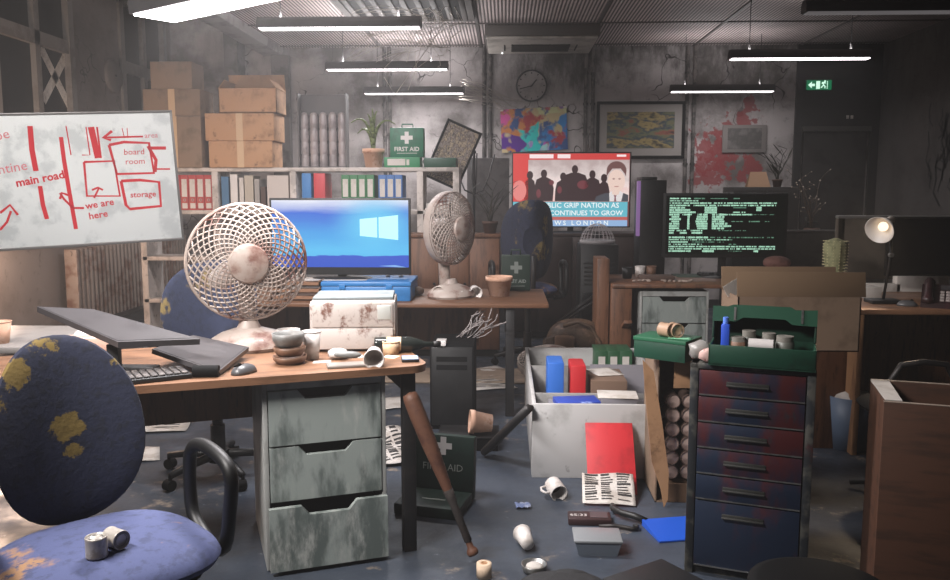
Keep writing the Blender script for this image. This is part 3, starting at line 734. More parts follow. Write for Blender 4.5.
# bat leaning on the desk corner
p0 = Pz(474, 559, .02); p1 = P(409, 396, (O + DY*.02).y - .03) 
d = (p1-p0); L = d.length
t = T('baseball_bat', 'bloodied wooden baseball bat leaning against the desk leg, handle down', 'bat', p0 + Vector((0, 0, .014)))
t.rotation_euler = d.to_track_quat('Z', 'Y').to_euler()
M_bat = mat('bloodied_bat_wood', '#5e3d2d', .6, c2='#46291f', sc=9, c3='#765743', sc3=5)
k = L
B().lathe([(.0135, k*.3), (.0165, k*.36), (.024, k*.52), (.031, k*.7), (.033, k*.86), (.032, k*.955), (.027, k*.99), (.0, k)], 24).out('barrel', M_bat, t)
B().lathe([(.0125, k*.085), (.0155, k*.09), (.015, k*.3), (.017, k*.34), (.0205, k*.40), (.018, k*.405)], 18).out('grip_tape', mat('dark_grip_tape', '#2c2624', .8, c2='#3d332f', sc=30, bump=.4), t)
B().lathe([(0, 0), (.02, .004), (.024, .014), (.02, .026), (.0125, .035), (.0125, k*.09)], 18).out('knob', M_bat, t)
c = P(408, 405, (p1.y)-.02)
# ------------------------------------------------------------------ whiteboard
M_wb = mat('whiteboard_enamel', '#dfe3e2', .3, c2='#c6cbcb', sc=5, c3='#a9adad', sc3=7, lo3=.6, hi3=.75)
M_pen = mat('red_marker', '#c8202c', .6)
M_pen2 = mat('faint_red_marker', '#d4747c', .6)
TRc = P(170, 112, 5.62); BRc = P(182.5, 238, 5.78)
left = P(-70, 174, 5.18)
xdir = ((TRc+BRc)/2 - left); xdir.z = 0; 
up = (TRc - BRc).normalized(); xdir = (xdir - up*xdir.dot(up)).normalized()
nrm = xdir.cross(up).normalized()
if nrm.y > 0: nrm = -nrm
hW = (TRc-BRc).length; wW = 1.75
org = BRc - xdir*wW
Mw = Matrix((( xdir.x, -nrm.x, up.x, org.x), (xdir.y, -nrm.y, up.y, org.y), (xdir.z, -nrm.z, up.z, org.z), (0, 0, 0, 1)))
wb = T('whiteboard', 'whiteboard on a wheeled stand with a red hand-drawn map of the building', 'whiteboard', (org.x, org.y, 0))
Lw = TR(0, 0, org.z) @ Mw.to_3x3().to_4x4()
def wpt(px, py):
    p = Pp(px, py, org, nrm) - org
    return (p.dot(xdir), p.dot(up))
B().box(0, wW, 0, .012, 0, hW, .003).out('panel', M_wb, wb, Lw)
M_alu = mat('dull_aluminium', '#7d7b79', .4, .5)
B().box(-.012, wW+.012, -.006, .02, -.014, .004, .004).box(-.012, wW+.012, -.006, .02, hW-.004, hW+.012, .004).box(-.012, .004, -.006, .02, 0, hW, .003).box(wW-.004, wW+.012, -.006, .02, 0, hW, .003).out('frame', M_alu, wb, Lw)
zb = org.z
for x in (.08,):
    B().cyl((x, .05, .06-zb), (x, .05, hW), .02).out('post', M_metdark, wb, TR(0, 0, zb))
    ft = B().box(x-.025, x+.025, -.3, .38, .05-zb, .09-zb, .006).box(x, x+.5, .02, .06, .06-zb, .09-zb, .006).out('foot', M_metdark, wb, TR(0, 0, zb))
    B().cyl((x-.012, -.27, .026-zb), (x+.012, -.27, .026-zb), .026).cyl((x-.012, .35, .026-zb), (x+.012, .35, .026-zb), .026).out('caster', M_blackm, ft)
B().box(.02, wW*.55, .014, .05, hW*.3, hW*.36).out('rear_rail', M_metdark, wb, Lw)
def draw(lines, name, m=M_pen):
    b = B()
    for pts, w in lines: b.stroke([wpt(*p) for p in pts], w, y=-.0012)
    return b.out(name, m, wb, Lw)
u = .0072
draw([([(30, 126), (32, 150), (36, 171)], 4.5*u), ([(40, 186), (43, 205), (47, 219)], 3.8*u)], 'road_line')
draw([([(61, 137), (64, 160), (69, 190), (76, 229)], 3.6*u)], 'road_line')
draw([([(66, 126), (71, 155)], 1*u), ([(86, 127), (90, 155), (82, 155)], 1*u), ([(91, 127), (98, 158)], 5.5*u), ([(97, 127), (101, 158)], 1.6*u)], 'corridor_line')
draw([([(84, 162), (114, 161), (120, 196), (87, 196), (84, 162)], 2.1*u)], 'room_box')
draw([([(94, 198), (99, 188)], 1.6*u), ([(92, 190), (98, 187.5), (103, 190)], 1.8*u)], 'location_arrow')
draw([([(109, 145), (124, 142), (149, 143), (154, 173), (117, 174), (109, 145)], 2.5*u)], 'board_room_box')
draw([([(121, 181), (140, 180), (159, 182), (161, 206), (130, 209), (126, 205), (121, 181)], 2.7*u)], 'storage_box')
draw([([(148, 146), (156, 160), (155, 172)], 3*u), ([(150, 148), (166, 148)], 3*u), ([(156, 169), (170, 169)], 1.5*u)], 'connector_line')
draw([([(143, 136.5), (104, 137.5)], 1.6*u), ([(112, 131), (103, 138), (111, 140)], 2.4*u), ([(122, 128), (124, 136)], .7*u), ([(127, 128), (128, 138)], .7*u)], 'exit_arrow')
draw([([(84, 208), (73, 208), (64, 199), (60, 193)], 2*u), ([(60, 199), (62, 193), (68, 195)], 2.2*u)], 'hook_arrow')
draw([([(0, 230), (7, 222), (11, 211)], 2*u), ([(0, 213), (10, 205), (18, 215)], 2.2*u)], 'curved_arrow')
def wtext(s, px, py, size, rot=0, m=M_pen, bold=0, align='CENTER'):
    x, z = wpt(px, py)
    b = B(); b.text(s, size, TR(x, -.0014, z) @ RY(-rot), align, .08, bold); b.out('handwriting', m, wb, Lw)
wtext('main road', 40, 179, .074, 9, bold=.002)
wtext('we are', 99.5, 204, .066, 7, bold=.001); wtext('here', 98, 215, .066, 7, bold=.001)
wtext('board', 134, 152, .056, 0, bold=0); wtext('room', 135, 161.5, .056, 0, bold=0)
wtext('storage', 143, 194.5, .056, 0, bold=.0006)
wtext('ntine', 27, 165.5, .088, 8, M_pen2, align='RIGHT'); wtext('pe', 9, 133.5, .088, 12, M_pen2, align='RIGHT'); wtext('area', 151, 135.5, .05, 2, M_pen2)
# ------------------------------------------------------------------ shelf unit along the back
YS = 7.35; DS = .34
sx0, sx1 = P(138, 167, YS).x, P(459, 167, YS).x
zt = P(300, 167.5, YS).z; z1 = zt - .40
t = T('shelving_unit', 'long white-painted shelving unit with open bays in front of the back wall', 'shelves', (0, YS, 0))
def xs(px, Y=YS): return P(px, 190, Y).x
for z in (zt, z1+.02, zt-.80, .45, .12): B().box(sx0, sx1, 0, DS, z-.035, z, .003).out('shelf', M_shelf, t)
for px in (141, 215, 293, 420, 456):
    x = xs(px)
    B().box(x-.028, x+.028, 0, DS, 0, zt-.035, .003).out('upright', M_shelf, t)
def binder(label, px, w, m, group, h=.315, z=None, Y=None, lean=0, lab=True, d=.28):
    x = xs(px); t = T('ring_binder', label, 'binder', (x, (Y if Y else YS+.02), z1+.0205 if z is None else z), group=group, rot=(0, R(lean), 0))
    B().box(-w/2+.001, w/2-.001, 0, d, 0, h, .004).out('cover', m, t)
    if lab:
        B().box(-w*.32, w*.32, -.0015, .0, h*.38, h*.88).box(-w*.32, w*.32, -.0015, 0, h*.05, h*.2).out('spine_label', M_paper, t)
        B().lathe([(.011, 0), (.013, .002), (.008, .003)], 14, TR(0, -.0005, h*.29) @ RX(90)).out('finger_ring', M_steel, t)
    return t
M_bred = mat('red_binder', '#9e3433', .6, c2='#8a2c2c', sc=9); M_bgrn = mat('green_binder', '#2f6b42', .6); M_bblu = mat('blue_binder', '#35619a', .6)
for k, s in enumerate(('first red ring binder from the left, nearest the whiteboard', 'second red ring binder from the whiteboard', 'third red ring binder from the whiteboard', 'fourth red ring binder from the whiteboard', 'last red ring binder of the row, right end')):
    binder(s, 175.5+k*8, .073, M_bred, 'red ring binders on the shelf')
for k, s in enumerate(('green ring binder at the left end of the green row', 'second green ring binder from the left', 'third green ring binder from the left', 'green ring binder at the right end of the green row')):
    binder(s, 345+k*8.3, .074, M_bgrn, 'green ring binders on the shelf')
for k, s in enumerate(('left blue ring binder of the three labelled ones', 'middle blue ring binder of the three labelled ones', 'right blue ring binder of the three labelled ones')):
    binder(s, 382+k*8.1, .073, M_bblu, 'blue ring binders on the shelf')
binder('plain blue binder left of the red one above the blue monitor', 306, .085, mat('blue_binder_bright', '#2f6ea8', .5), 'plain binders', lab=False, h=.33)
binder('plain red binder right of the blue one above the blue monitor', 319, .105, mat('red_binder_bright', '#b3323b', .5), 'plain binders', lab=False, h=.33)
def book(label, px, w, h, m, z=None, d=.22, lean=0):
    t = T('book', label, 'book', (xs(px), YS+.03, z1+.0205 if z is None else z), group='books on the shelf', rot=(0, R(lean), 0))
    B().box(-w/2, w/2, 0, .004, 0, h).box(-w/2, -w/2+.003, 0, d, 0, h).box(w/2-.003, w/2, 0, d, 0, h).out('cover', m, t)
    B().box(-w/2+.003, w/2-.003, .005, d-.008, .004, h-.004).out('page_block', M_paper, t)
book('blue book beside the white file behind the front fan', 224, .07, .30, mat('blue_book', '#3d6485', .7))
book('white file right of the blue book', 233, .07, .32, M_white)
book('thin white book right of the white file', 240.5, .045, .29, M_paper)
book('grey beige book behind the top of the front fan', 248, .085, .31, mat('beige_book', '#a89f92', .8))
book('pale grey book beside the dark brown one', 256, .05, .28, mat('grey_book', '#8f8a86', .8))
book('short dark brown book on the shelf', 262, .05, .21, mat('brown_book', '#4a3a34', .8))
book('large pale file filling the bay left of the blue binder', 277, .2, .31, mat('pale_file', '#b5aca6', .8))
for k, (w, h0, h1, lab) in enumerate(((.24, 0, .02, 'lowest paper stack in the right bay of the shelves'), (.22, .0205, .06, 'thick white box file in the right bay of the shelves'))):
    c = xs(438); solo(B().box(-w/2, w/2, 0, .26, 0, h1-h0, .003), 'box_file', M_paper, lab, 'box file', (c, YS+.03, z1+.021+h0), group='files in the right bay')
# cartons on the shelf
def carton(label, x0, x1, zb, ztop, Y, d, rz=0, m=None, seam=True, group='cartons on the shelves', openflaps=False):
    w = x1-x0; t = T('carton', label, 'carton', ((x0+x1)/2, Y, zb), rz, group)
    mm = m or M_card; h = ztop-zb
    if not openflaps: B().box(-w/2, w/2, 0, d, 0, h, .006).out('box_body', mm, t)
    else:
        B().box(-w/2, w/2, 0, d, 0, .01).box(-w/2, w/2, 0, .006, 0, h).box(-w/2, w/2, d-.006, d, 0, h).box(-w/2, -w/2+.006, 0, d, 0, h).box(w/2-.006, w/2, 0, d, 0, h).out('box_body', mm, t)
        for M0, L, D in ((TR(0, d, h) @ RX(15), w, d*.5), (TR(-w/2, d/2, h) @ RZ(90) @ RX(38), d, d*.3), (TR(w/2, d/2, h) @ RZ(-90) @ RX(38), d, d*.3), (TR(0, 0, h) @ RZ(180) @ RX(116), w, d*.35)):
            B().box(-L/2, L/2, 0, .005, 0, D, .001).out('flap', mm, t, M0)
    if seam: B().box(-.03, .03, -.001, 0, h*.0, h).box(-.03, .03, 0, d, h, h+.001).out('packing_tape', mat('brown_tape', '#b99a78', .4), t)
    return t
e = .0005
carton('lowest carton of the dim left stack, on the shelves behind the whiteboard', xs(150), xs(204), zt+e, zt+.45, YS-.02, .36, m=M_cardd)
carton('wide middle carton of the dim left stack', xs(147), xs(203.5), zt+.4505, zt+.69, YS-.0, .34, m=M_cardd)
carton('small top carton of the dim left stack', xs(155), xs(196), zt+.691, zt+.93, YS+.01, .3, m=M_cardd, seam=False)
carton('lowest carton of the right stack beside the tall tube rack', xs(211), xs(274), zt+e, zt+.235, YS-.02, .34)
carton('dented middle carton of the right stack beside the tube rack', xs(208.5), xs(276.5), zt+.2355, zt+.475, YS-.03, .36)
carton('open-flapped carton topping the right stack', xs(222), xs(279), zt+.476, zt+.69, YS-.0, .32, openflaps=True, seam=False)
# tube rack
x0, x1 = xs(296), xs(345); w = x1-x0
t = T('tube_rack', 'tall grey rack of five stacked-cup columns on the shelves', 'rack', (x0, YS+.12, zt+e))
M_rk = mat('rack_grey', '#545152', .6); M_tb = mat('smoky_plastic', '#948a8a', .35, c2='#7c7474', sc=7)
B().box(0, w, .1, .12, 0, .66, .004).box(0, .012, -.01, .1, 0, .66).box(w-.012, w, -.01, .1, 0, .66).box(0, w, -.01, .1, 0, .012).out('backing', M_rk, t)
for k in range(5):
    cx = .05 + k*(w-.1)/4; pr = [(0, .012), (.036, .012)]
    for j in range(4): pr += [(.037, .02+j*.115), (.037, .1+j*.115), (.033, .115+j*.115), (.033, .122+j*.115)]
    pr += [(.032, .48), (.018, .495), (0, .498)]
    B().lathe(pr, 18, TR(cx, .05, 0)).out('tube', M_tb, t)
# plant on shelf
def pot(t, r, h, m=None):
    B().lathe([(0, 0), (r*.72, 0), (r*.92, h*.78), (r, h*.78), (r, h), (r*.9, h), (r*.86, h*.8), (0, h*.8)], 28).out('pot', m or M_terra, t)
    B().lathe([(0, h*.84), (r*.87, h*.82)], 20).out('soil', mat('soil', '#3a2c22', .95), t)
c = xs(371.5); t = T('potted_aloe', 'potted plant with long arching leaves beside the green first-aid case', 'plant', (c, YS+.14, zt+e))
pot(t, .1, .17)
for dx, dy, dz, bend in ((-.2, 0, .27, .1), (-.15, .05, .2, .06), (-.05, -.02, .26, .02), (-.01, .03, .3, .01), (.04, 0, .28, -.03), (.2, .02, .26, -.09), (.1, -.03, .2, -.03), (-.1, -.03, .16, .05), (.02, -.06, .22, 0)):
    pts = [Vector((dx*u*u, dy*u, .14 + 1.3*dz*math.sin(u*PI*.5) - (.09*u**4 if abs(dx) > .12 else 0))) for u in [i/7 for i in range(8)]]
    b = B()
    for i in range(7): 
        b.tube([pts[i], pts[i+1]], .02*(1-i/8)+.002, 5, r1=.02*(1-(i+1)/8)+.002)
    b.out('leaf', M_leaf, t)
# first aid cases
def firstaid(label, loc, rz, w, h, d, m, txt=True, name='first_aid_case', mk=None, ts=.2):
    t = T(name, label, 'first-aid case', loc, rz)
    B().box(-w/2, w/2, 0, d*.5-.001, 0, h, .008).out('front_shell', m, t); B().box(-w/2, w/2, d*.5+.001, d, 0, h, .008).out('rear_shell', m, t)
    B().tube([(-w*.17, d/2, h), (-w*.16, d/2, h+.035), (w*.16, d/2, h+.035), (w*.17, d/2, h)], .007, 8).out('handle', m, t)
    k = h*.11; cz = h*.66
    B().poly([(-k, cz-k*3), (k, cz-k*3), (k, cz-k), (k*3, cz-k), (k*3, cz+k), (k, cz+k), (k, cz+k*3), (-k, cz+k*3), (-k, cz+k), (-k*3, cz+k), (-k*3, cz-k), (-k, cz-k)], -.0015).out('white_cross', mk or M_white, t, TR(0, 0, h*.66) @ Matrix.Scale(.62 if not mk else .5, 4) @ TR(0, 0, -h*.66))
    if txt:
        b = B(); b.text('FIRST AID', h*ts, TR(0, -.0015, h*.27), bold=.001); b.out('lettering', mk or M_white, t)
        B().box(-w*.3, w*.3, -.0012, 0, h*.13, h*.145).out('small_print_line', mk or M_white, t)
    return t
x = xs(406.5); z = zt+e
solo(B().box(-.16, .16, 0, .22, 0, .09, .003), 'box_file', mat('bright_green_card', '#2f7a52', .5), 'green box file lying under the first-aid case', 'box file', (xs(402), YS+.02, z))
o = [o for o in bpy.data.objects if o.get('label', '').startswith('green box file')][0]
B().box(-.13, .03, -.0015, 0, .018, .075).box(.04, .065, -.0015, 0, .02, .07).out('spine_label', M_paper, o)
firstaid('green first-aid case with a white cross on the shelves', (x, YS+.05, z+.0905), 0, .3, .26, .14, M_green)
solo(B().box(-.145, .145, 0, .24, 0, .085, .006), 'green_case', M_green_d, 'flat dark green case at the right end of the shelves', 'case', (xs(440), YS+.02, z))
# tilted framed picture wedged behind the shelf end
def frame(t, w, h, m_fr, m_art, fw=.03, mount=0, d=.03):
    b = B(); b.box(-w/2, w/2, 0, d, h-fw, h, .004).box(-w/2, w/2, 0, d, 0, fw, .004).box(-w/2, -w/2+fw, 0, d, fw, h-fw, .004).box(w/2-fw, w/2, 0, d, fw, h-fw, .004)
    b.out('frame', m_fr, t)
    if mount: B().box(-w/2+fw, w/2-fw, .012, .02, fw, h-fw).out('mount_board', mat('grey_mount', '#8b8581', .8), t)
    g = fw + mount
    B().box(-w/2+g, w/2-g, .008 if mount else .012, .013 if mount else .02, g, h-g).out('picture', m_art, t)
def art(name, cols, sc, stretch=(1, 1, 1), rough=.7, detail=4, loc=(0, 0, 0)):
    t = NT(name); t.b.inputs['Roughness'].default_value = rough
    r = t.n('ShaderNodeValToRGB'); f = t.noise(sc, detail, .6, t.mapv(stretch, loc=loc)); t.l(t.ramp(f, .28, .72), r.inputs[0])
    r.color_ramp.interpolation = 'EASE'
    el = r.color_ramp.elements
    while len(el) < len(cols): el.new(.5)
    for i, c in enumerate(cols): el[i].position = i/(len(cols)-1); el[i].color = lin(c)
    t.col(r.outputs[0]); return t.m
YF = YS+.42
c = P(438, 181, YF)
t = T('framed_picture', 'dark framed speckled picture tilted behind the shelf end', 'picture', c, rot=(0, R(24), 0))
t.location = c + Vector((.02, 0, -.02))
frame(t, .35, .58, M_blackm, art('speckled_art', ['#231d1b', '#9d9088', '#4a3f3a', '#b7a48c', '#35302e'], 45, (1, 1, .6), detail=8), .022)
# coat stand
c = P(474, 152, 7.92); t = T('coat_stand', 'thin dark coat stand right of the shelves', 'coat stand', (c.x, 7.92, 0))
B().cyl((0, 0, .03), (0, 0, c.z), .016, .012).ball((0, 0, c.z), .022).out('pole', M_metdark, t)
for a in (10, 100, 190, 280): B().tube([(0, 0, c.z-.4), (.09*math.cos(R(a)), .09*math.sin(R(a)), c.z-.36), (.14*math.cos(R(a)), .14*math.sin(R(a)), c.z-.24), (.2*math.cos(R(a)), .2*math.sin(R(a)), c.z-.02)], .007, 6).out('hook', M_metdark, t)
for a in (10, 130, 250): B().tube([(0, 0, .2), (.15*math.cos(R(a)), .15*math.sin(R(a)), .1), (.24*math.cos(R(a)), .24*math.sin(R(a)), .012)], .011, 6).out('leg', M_metdark, t)
# grey panel screen behind
c0, c1 = P(467, 158, 8.25), P(509, 232, 8.25)
t = T('partition_screen', 'plain grey partition screen left of the television', 'screen', ((c0.x+c1.x)/2, 8.25, 0)); w = c1.x-c0.x
B().box(-w/2, w/2, 0, .03, .1, c0.z, .005).out('panel', mat('grey_felt', '#5f5b5b', .9, c2='#524e4e', sc=9), t)
for s in (-1, 1): B().box(s*w/2-.02, s*w/2+.02, -.15, .18, 0, .03, .004).box(s*w/2-.012, s*w/2+.012, .0, .03, .03, .1).out('foot', M_metdark, t)
# ------------------------------------------------------------------ wall art
c = P(535, 151, YB-.03); w = P(567, 130, YB).x - P(501, 130, YB).x; h = P(535, 109, YB).z - P(535, 152, YB).z
t = T('abstract_poster', 'crooked multicoloured abstract poster above the television', 'poster', (c.x, YB-.02, c.z), rot=(0, R(-3), 0))
m = NT('abstract_paint'); m.b.inputs['Roughness'].default_value = .7
vr = m.n('ShaderNodeTexVoronoi', feature='SMOOTH_F1'); vr.inputs['Scale'].default_value = 2.8; vr.inputs['Smoothness'].default_value = .25
wob = m.n('ShaderNodeTexNoise'); wob.inputs['Scale'].default_value = 4; m.l(m.co, wob.inputs['Vector'])
ad = m.n('ShaderNodeVectorMath', operation='ADD'); m.l(m.mapv((1, 1, .8)), ad.inputs[0]); m.l(wob.outputs['Color'], ad.inputs[1]); m.l(ad.outputs[0], vr.inputs['Vector'])
hs = m.n('ShaderNodeHueSaturation'); hs.inputs['Saturation'].default_value = 1.25; hs.inputs['Value'].default_value = .7; m.l(vr.outputs['Color'], hs.inputs['Color'])
cc = m.mix(m.ramp(m.noise(4, 6), .5, .58), hs.outputs[0], lin('#1f4a86')); cc = m.mix(m.ramp(m.noise(4, 6, .6, m.mapv((1, 1, 1), loc=(3, 3, 3))), .53, .62), cc, lin('#a82a35'))
m.col(cc)
b = B(); b.sheet(w, h, 8, 8, lambda u, v: .004+.012*math.sin(u*6)*(v)**2, TR(0, 0, h/2) @ RX(90), th=.001); b.out('sheet', m.m, t)
B().box(-w/2, -w/2+.04, -.024, -.018, h-.02, h).box(w/2-.04, w/2, -.024, -.018, h-.02, h).out('tape_corner', M_tape, t)
c0, c1 = P(597, 101.5, YB-.04), P(684, 158.5, YB-.04); w, h = c1.x-c0.x, c0.z-c1.z
t = T('framed_painting', 'large dark framed landscape print with a wide grey mount on the back wall', 'picture', ((c0.x+c1.x)/2, YB-.05, c1.z))
frame(t, w, h, M_blackm, art('dim_landscape', ['#1c1614', '#7a4032', '#5b5f42', '#2b3742', '#8c7a4a', '#1c1b1d'], 2.6, (1, 1, 2.2), detail=12, loc=(2, 0, 1)), .035, .09, .045)
c0, c1 = P(723, 125, YB-.02), P(766, 152.5, YB-.02); w, h = c1.x-c0.x, c0.z-c1.z
t = T('small_picture', 'small frameless grey picture in the blood-spattered part of the wall', 'picture', ((c0.x+c1.x)/2, YB-.025, c1.z))
B().box(-w/2, w/2, 0, .02, 0, h, .003).out('mount', mat('pale_grey_board', '#77716e', .8), t); B().box(-w/2+.06, w/2-.06, -.002, 0, .04, h-.04).out('picture', art('grey_smudge', ['#6c6866', '#4b4846', '#5f5b59'], 6, detail=3), t)
# ------------------------------------------------------------------ back desk with the blue monitor
def simple_desk(name, label, x0, x1, y0, y1, z, mt, legs=(), side=(), cat='desk', th=.03):
    cx = (x0+x1)/2; t = T(name, label, cat, (cx, y0, 0)); w = (x1-x0)/2
    B().box(-w, w, 0, y1-y0, z-th, z, .008).out('desktop', mt, t)
    for x, y in legs: B().box(x-cx-.028, x-cx+.028, y-y0-.028, y-y0+.028, 0, z-th, .004).out('leg', M_metdark, t)
    for xa, xb in side: B().box(xa-cx, xb-cx, .02, y1-y0-.02, 0, z-th, .003).out('side_panel', M_wooddark, t)
    return t
YD = 5.08
a0 = P(300, 300, YD).x; a1 = P(549, 300, YD).x
lx = P(510, 340, YD+.06).x
bd = simple_desk('desk', 'dark oak desk in the middle carrying the big blue monitor and a desk fan', a0-.55, a1, YD, YD+.8, .73, M_woodedge, [(lx, YD+.06), (lx, YD+.74), (a0-.5, YD+.06), (a0-.5, YD+.74)])
B().box(-.95, .6, .6, .62, .35, .70).out('modesty_panel', M_wooddark, bd)
def pc_text(b, s, size, x, z, y=-.001, al='CENTER'): return b.text(s, size, TR(x, y, z), al)
# wooden letter trays under the paper, blue case, monitor
zc = .73
t = T('letter_tray', 'stack of brown wooden letter trays left of the blue case', 'tray', (P(309, 290, YD+.1).x-.085, YD+.09, zc))
for k in range(3):
    B().box(-.16, .16, 0, .25, k*.045+.002, k*.045+.01).box(-.16, .16, 0, .006, k*.045+.002, k*.045+.032).box(-.16, -.15, 0, .25, k*.045+.002, k*.045+.04).box(.15, .16, 0, .25, k*.045+.002, k*.045+.04).out('tray', M_wood, t)
c0 = P(322, 298, YD+.1).x; c1 = P(411, 298, YD+.1).x
zb = P(366, 281.5, YD+.1).z
t = T('blue_case', 'bright blue flat tool case under the big monitor', 'case', ((c0+c1)/2, YD+.08, zc)); w = c1-c0
B().box(-w/2, w/2, 0, .42, 0, zb-zc-.03, .008).out('case_body', M_blue, t); B().box(-w/2-.004, w/2+.004, -.004, .424, zb-zc-.03, zb-zc, .008).out('lid', M_blue, t)
for x in (-.15, .15): B().box(x-.02, x+.02, -.01, 0, zb-zc-.05, zb-zc-.015, .002).out('latch', M_blue, t)
paper('white paper sheet under the blue monitor stand on the blue case', 336, 279, .42, .2, .05, zb, wav=.0, off=.0005)
for px, s in ((388, 'left'), (401, 'right')):
    c = P(px, 275, YD+.38); solo(B().lathe([(0, 0), (.014, 0), (.016, .008), (.01, .018), (0, .02)], 14), 'dice_knob', M_white, s+' of two small white knobs lying on the blue case', 'knob', (c.x, c.y, zb), group='white knobs on the blue case')
# monitors
def monitor(label, name, pxl, pxr, pyt, pyb, Y, zst, scr, bez=.012, chin=.03, rz=0, foot=(.2, .12), cat='monitor', group=None):
    a = P(pxl, pyt, Y); c = P(pxr, pyb, Y); w = c.x-a.x; h = a.z-c.z
    t = T(name, label, cat, ((a.x+c.x)/2, Y, zst), rz, group)
    z0 = c.z - zst
    B().box(-w/2, w/2, 0, .03, z0, z0+h, .005).out('bezel', M_black, t)
    B().box(-w/2+.1, w/2-.1, .03, .06, z0+.1*h, z0+.7*h, .01).out('rear_housing', M_black, t)
    B().box(-.03, .03, .05, .075, .01, z0+h*.4, .004).box(-.03, .03, .02, .075, z0+.1*h, z0+h*.35).out('stand_neck', M_black, t)
    B().pillow(foot[0]*2, foot[1]*2, .028, 2.6, 4, 32, TR(0, .05, .0) @ RX(90)).out('stand_foot', M_black, t)
    f = [k for k in kids(t) if k.name.startswith('stand_foot')][0]
    for v in f.data.vertices: v.co.z = max(v.co.z, 0)
    sw, sh = w-2*bez, h-bez-chin
    s = B().box(-sw/2, sw/2, -.0006, .001, 0, sh).out('screen', scr, t, TR(0, 0, z0+chin))
    return t, sw, sh, z0+chin
def win_screen():
    m = NT('blue_wallpaper_screen'); m.b.inputs['Base Color'].default_value = (.01, .01, .01, 1); m.b.inputs['Roughness'].default_value = .25
    s = m.n('ShaderNodeSeparateXYZ'); m.l(m.co, s.inputs[0])
    r = m.n('ShaderNodeValToRGB'); el = r.color_ramp.elements
    for p, c in ((.0, '#2b56c8'), (.165, '#2f63d2'), (.175, '#58bdf2'), (.22, '#5cc1f4'), (.45, '#4aa6ea'), (.75, '#3a6fd8'), (1, '#3358c9')):
        e = el.new(p) if p not in (0, 1) else el[0 if p == 0 else 1]; e.color = lin(c)
    z = m.math('DIVIDE', s.outputs[2], .462); z = m.math('ADD', z, m.ramp(m.noise(3, 4, .6, m.mapv((.6, 1, 4))), .3, .7, -.03, .03))
    m.l(z, r.inputs[0])
    d = m.n('ShaderNodeVectorMath', operation='DISTANCE'); m.l(m.mapv((1, 0, 1.4)), d.inputs[0]); d.inputs[1].default_value = (.23, 0, .41)
    c = m.mix(m.ramp(d.outputs['Value'], .05, .34, .75, 0), r.outputs[0], lin('#6fd8fb'))
    m.l(c, m.b.inputs['Emission Color']); m.b.inputs['Emission Strength'].default_value = 1.0
    return m.m
t, sw, sh, zz = monitor('big lit monitor showing a blue desktop with a glowing window logo', 'monitor', 269, 411, 198, 275, 5.35, zb, win_screen(), bez=.014, chin=.05)
M_logo = emis('logo_pane', '#b8fbff', 1.15)
pp = lambda u, v: (-sw/2 + u*sw, v*sh)
b = B()
b.poly([pp(.645, .47), pp(.772, .445), pp(.772, .745), pp(.645, .72)], -.0012); b.poly([pp(.783, .443), pp(.925, .41), pp(.925, .78), pp(.783, .747)], -.0012)
b.out('window_logo', M_logo, t, TR(0, 0, zz))
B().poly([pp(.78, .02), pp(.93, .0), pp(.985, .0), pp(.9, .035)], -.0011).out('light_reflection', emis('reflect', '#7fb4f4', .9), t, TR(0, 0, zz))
# things on the back desk
def onb(px, py): return Pz(px, py, .73)
c = onb(445, 297); cup('white mug lying on the back desk with its mouth to us', (c.x, c.y+.0, .73+.045), .038, .045, .1, (R(95), 0, R(-20)), name='mug', m=mat('mug_cream', '#b5aaa0', .5))
c = onb(474, 297); cup('white paper cup on its side right of the mug on the back desk', (c.x, c.y+.06, .73+.04), .034, .04, .09, (R(96), 0, R(10)))
c = onb(417, 296); b = B(); b.pillow(.09, .09, .06, 2.2, 5, 24, RX(90)); solo(b, 'brown_lump', M_bag, 'small dark brown pouch in front of the fan on the back desk', 'pouch', (c.x, c.y+.03, .76))
c = onb(499, 297); t = T('plant_pot', 'empty terracotta pot standing on the right end of the back desk', 'pot', (c.x, c.y+.08, .73)); pot(t, .092, .13)
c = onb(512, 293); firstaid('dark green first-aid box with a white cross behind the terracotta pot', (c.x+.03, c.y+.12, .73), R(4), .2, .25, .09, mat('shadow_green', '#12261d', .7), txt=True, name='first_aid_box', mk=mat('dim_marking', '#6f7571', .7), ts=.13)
b = B()
for k in range(16):
    p = [Vector((random.uniform(-.02, .14), random.uniform(-.05, .05), 0))]
    for j in range(5): p.append(p[-1] + Vector((random.uniform(.0, .05), random.uniform(-.04, .04), random.uniform(.005, .05))))
    b.tube(p, .0035, 5)
c = P(462, 338, 4.85); solo(b, 'cable_tangle', mat('pale_cable', '#8d8583', .6), 'tangle of pale cables spilling from the top of the black computer tower', 'cables', (c.x-.05, 5.1, .515))
# black computer tower in front of the middle desk
c0 = P(430, 400, 4.8).x; c1 = P(474, 400, 4.8).x
t = T('computer_tower', 'black computer tower standing on the floor in front of the middle desk', 'computer', ((c0+c1)/2, 4.8, 0)); w = c1-c0
B().box(-w/2, w/2, 0, .42, .02, .515, .008).out('case', M_blackm, t); B().box(-w/2+.01, w/2-.01, -.006, 0, .03, .505, .004).out('front_panel', M_black, t)
B().box(-w/2+.04, w/2-.04, -.008, -.006, .42, .45).box(-w/2+.04, w/2-.04, -.008, -.006, .37, .40).out('drive_bay', M_blackm, t)
for x in (-w/2+.03, w/2-.03): B().box(x-.02, x+.02, .02, .4, 0, .02).out('foot', M_black, t)
b = B().box(-.03, .03, 0, .1, 0, .03, .004); c = P(441, 331, 4.8); solo(b, 'plug_adapter', M_white, 'white plug adapter on top of the black computer tower', 'adapter', (c.x, 4.78, .515))
